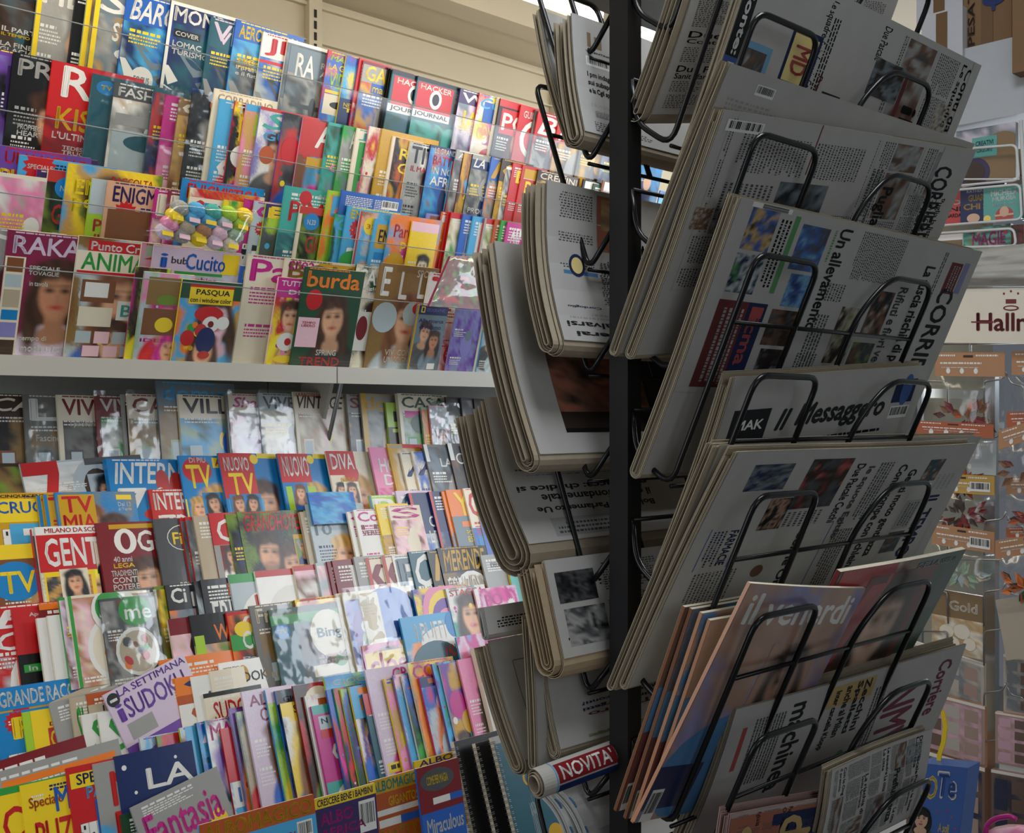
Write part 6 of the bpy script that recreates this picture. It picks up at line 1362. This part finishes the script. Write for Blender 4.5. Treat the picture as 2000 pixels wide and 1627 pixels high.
card((1820, 1148), (1920, 1165), (1820, 1268), D2-.03, .006, 'R,0,0,1,.42,J;T,.35,.14,.9,.3,i,Gold;N,0,.42,1,1,xjix;E,.3,.65,.14,.12,i;E,.6,.62,.16,.14,i;E,.75,.8,.12,.12,i;E,.42,.82,.14,.12,i', 'J', seed=122, name='flower_card', label='brown card packet showing cream fabric flowers', cat='card')
card((1944, 1172), (2080, 1150), (1966, 1290), D2-.06, .002, '', 'x', seed=123, name='paper_bag', label='plain beige paper sleeve by the right border', cat='paper bag', m_=M_ATTR)
def pcards(TL, TR, BL, base, ink, lab, seed, s, n=3):
    ex = 'N,.04,.06,.96,.96,%s%s%s;' % (base, ink, base)+';'.join('R,%.2f,%.2f,%.2f,%.2f,%s' % (.06+.23*(i % 4), .10+.22*(i//4), .23+.23*(i % 4), .26+.22*(i//4), (ink, 'S', 'x', 'n')[(i*7) % 4]) for i in range(16))
    card(TL, TR, BL, s, .010, ex+';R,0,0,1,.04,i', base, seed=seed, name='card_stack', label=lab, cat='cards', group='stacks of picture cards in the card rack', m_=M_ATTR, sat=.4)
pcards((1770, 1248), (1922, 1298), (1770, 1390), 'x', 'F', 'stack of pale blue and sand picture cards left of the chrome rail', 131, D2-.02)
pcards((1960, 1278), (2080, 1296), (1960, 1390), 'x', 'F', 'stack of pale blue picture cards right of the chrome rail', 132, D2-.02)
pcards((1770, 1340), (1924, 1380), (1770, 1480), 'S', 'p', 'stack of pink picture cards left of the chrome rail', 133, D2-.04)
pcards((1944, 1390), (2080, 1412), (1944, 1490), 'S', 'p', 'stack of pink picture cards right of the chrome rail', 134, D2-.04)
pcards((1770, 1455), (1924, 1500), (1770, 1640), 'n', 'B', 'stack of dark brown and blue cards left of the chrome rail', 135, D2-.06)
pcards((1936, 1502), (2080, 1528), (1936, 1660), 'n', 'B', 'stack of brown and blue cards right of the chrome rail', 136, D2-.06)
# toy box, strap and pink bag in the corner
sB = 1.95
e, c = card((1795, 1490), (1890, 1500), (1770, 1700), sB, .05, 'T,.02,.1,.45,.32,y,RO;T,.42,.05,.85,.30,w,Te;T,.45,.07,.82,.28,b,Te;P,.20,.50,.17,k,s,d;S,.66,.62,.27,w;T,.56,.52,.78,.60,y,A soli;T,.48,.62,.86,.72,y,14~,90;E,.7,.4,.02,.02,r;E,.8,.45,.02,.02,r;E,.5,.42,.02,.02,r;E,.9,.55,.02,.02,r;R,.3,.85,.6,1,y', 'b', seed=141, name='toy_box', label='blue toy box with a white starburst price and a smiling boy', cat='toy box')
e = empty('strap', tuple(on_s(1840, 1470, sB)), 'curved yellow strap rising behind the blue toy box', 'strap')
b = MB(); P_ = [on_s(x, y, sB+.03) for x, y in ((1833, 1380), (1842, 1395), (1846, 1420), (1842, 1450), (1834, 1475), (1832, 1500))]
V = []
for p in P_: V += [tuple(p-N*.004), tuple(p+N*.004), tuple(p+N*.004+U*.003), tuple(p-N*.004+U*.003)]
b.add(V, [(i*4+k, i*4+(k+1) % 4, i*4+4+(k+1) % 4, i*4+4+k) for i in range(len(P_)-1) for k in range(4)], 'y')
local(b.build('band', M_ATTR, smooth=False), e)
e = empty('pink_bag', tuple(on_s(1970, 1640, 1.7)), 'shiny pink striped bag with a loop handle in the corner', 'bag')
b = MB(); c0 = on_s(1975, 1625, 1.7); V = []; nn, mm = 18, 12
for i in range(mm+1):
    for j in range(nn):
        a, t = math.pi*i/mm, 2*math.pi*j/nn; V.append(tuple(c0+N*(.075*math.sin(a)*math.cos(t))+U*(.03*math.sin(a)*math.sin(t))+ZV*(.045*math.cos(a)-.03)+N*.03))
cc = [LP['p'] if (i//2+j//3) % 2 else LP['P'] for i in range(mm+1) for j in range(nn)]
b.add(V, [(i*nn+j, i*nn+(j+1) % nn, (i+1)*nn+(j+1) % nn, (i+1)*nn+j) for i in range(mm) for j in range(nn)], cc); local(b.build('body', M_PRINT, smooth=True), e)
b = MB(); tube(b, [tuple(on_s(x, y, 1.69)) for x, y in ((1922, 1640), (1928, 1610), (1945, 1598), (1972, 1594), (1985, 1600))], .004, 'm', rnd=.01); local(b.build('handle', M_PRINT, smooth=True), e)
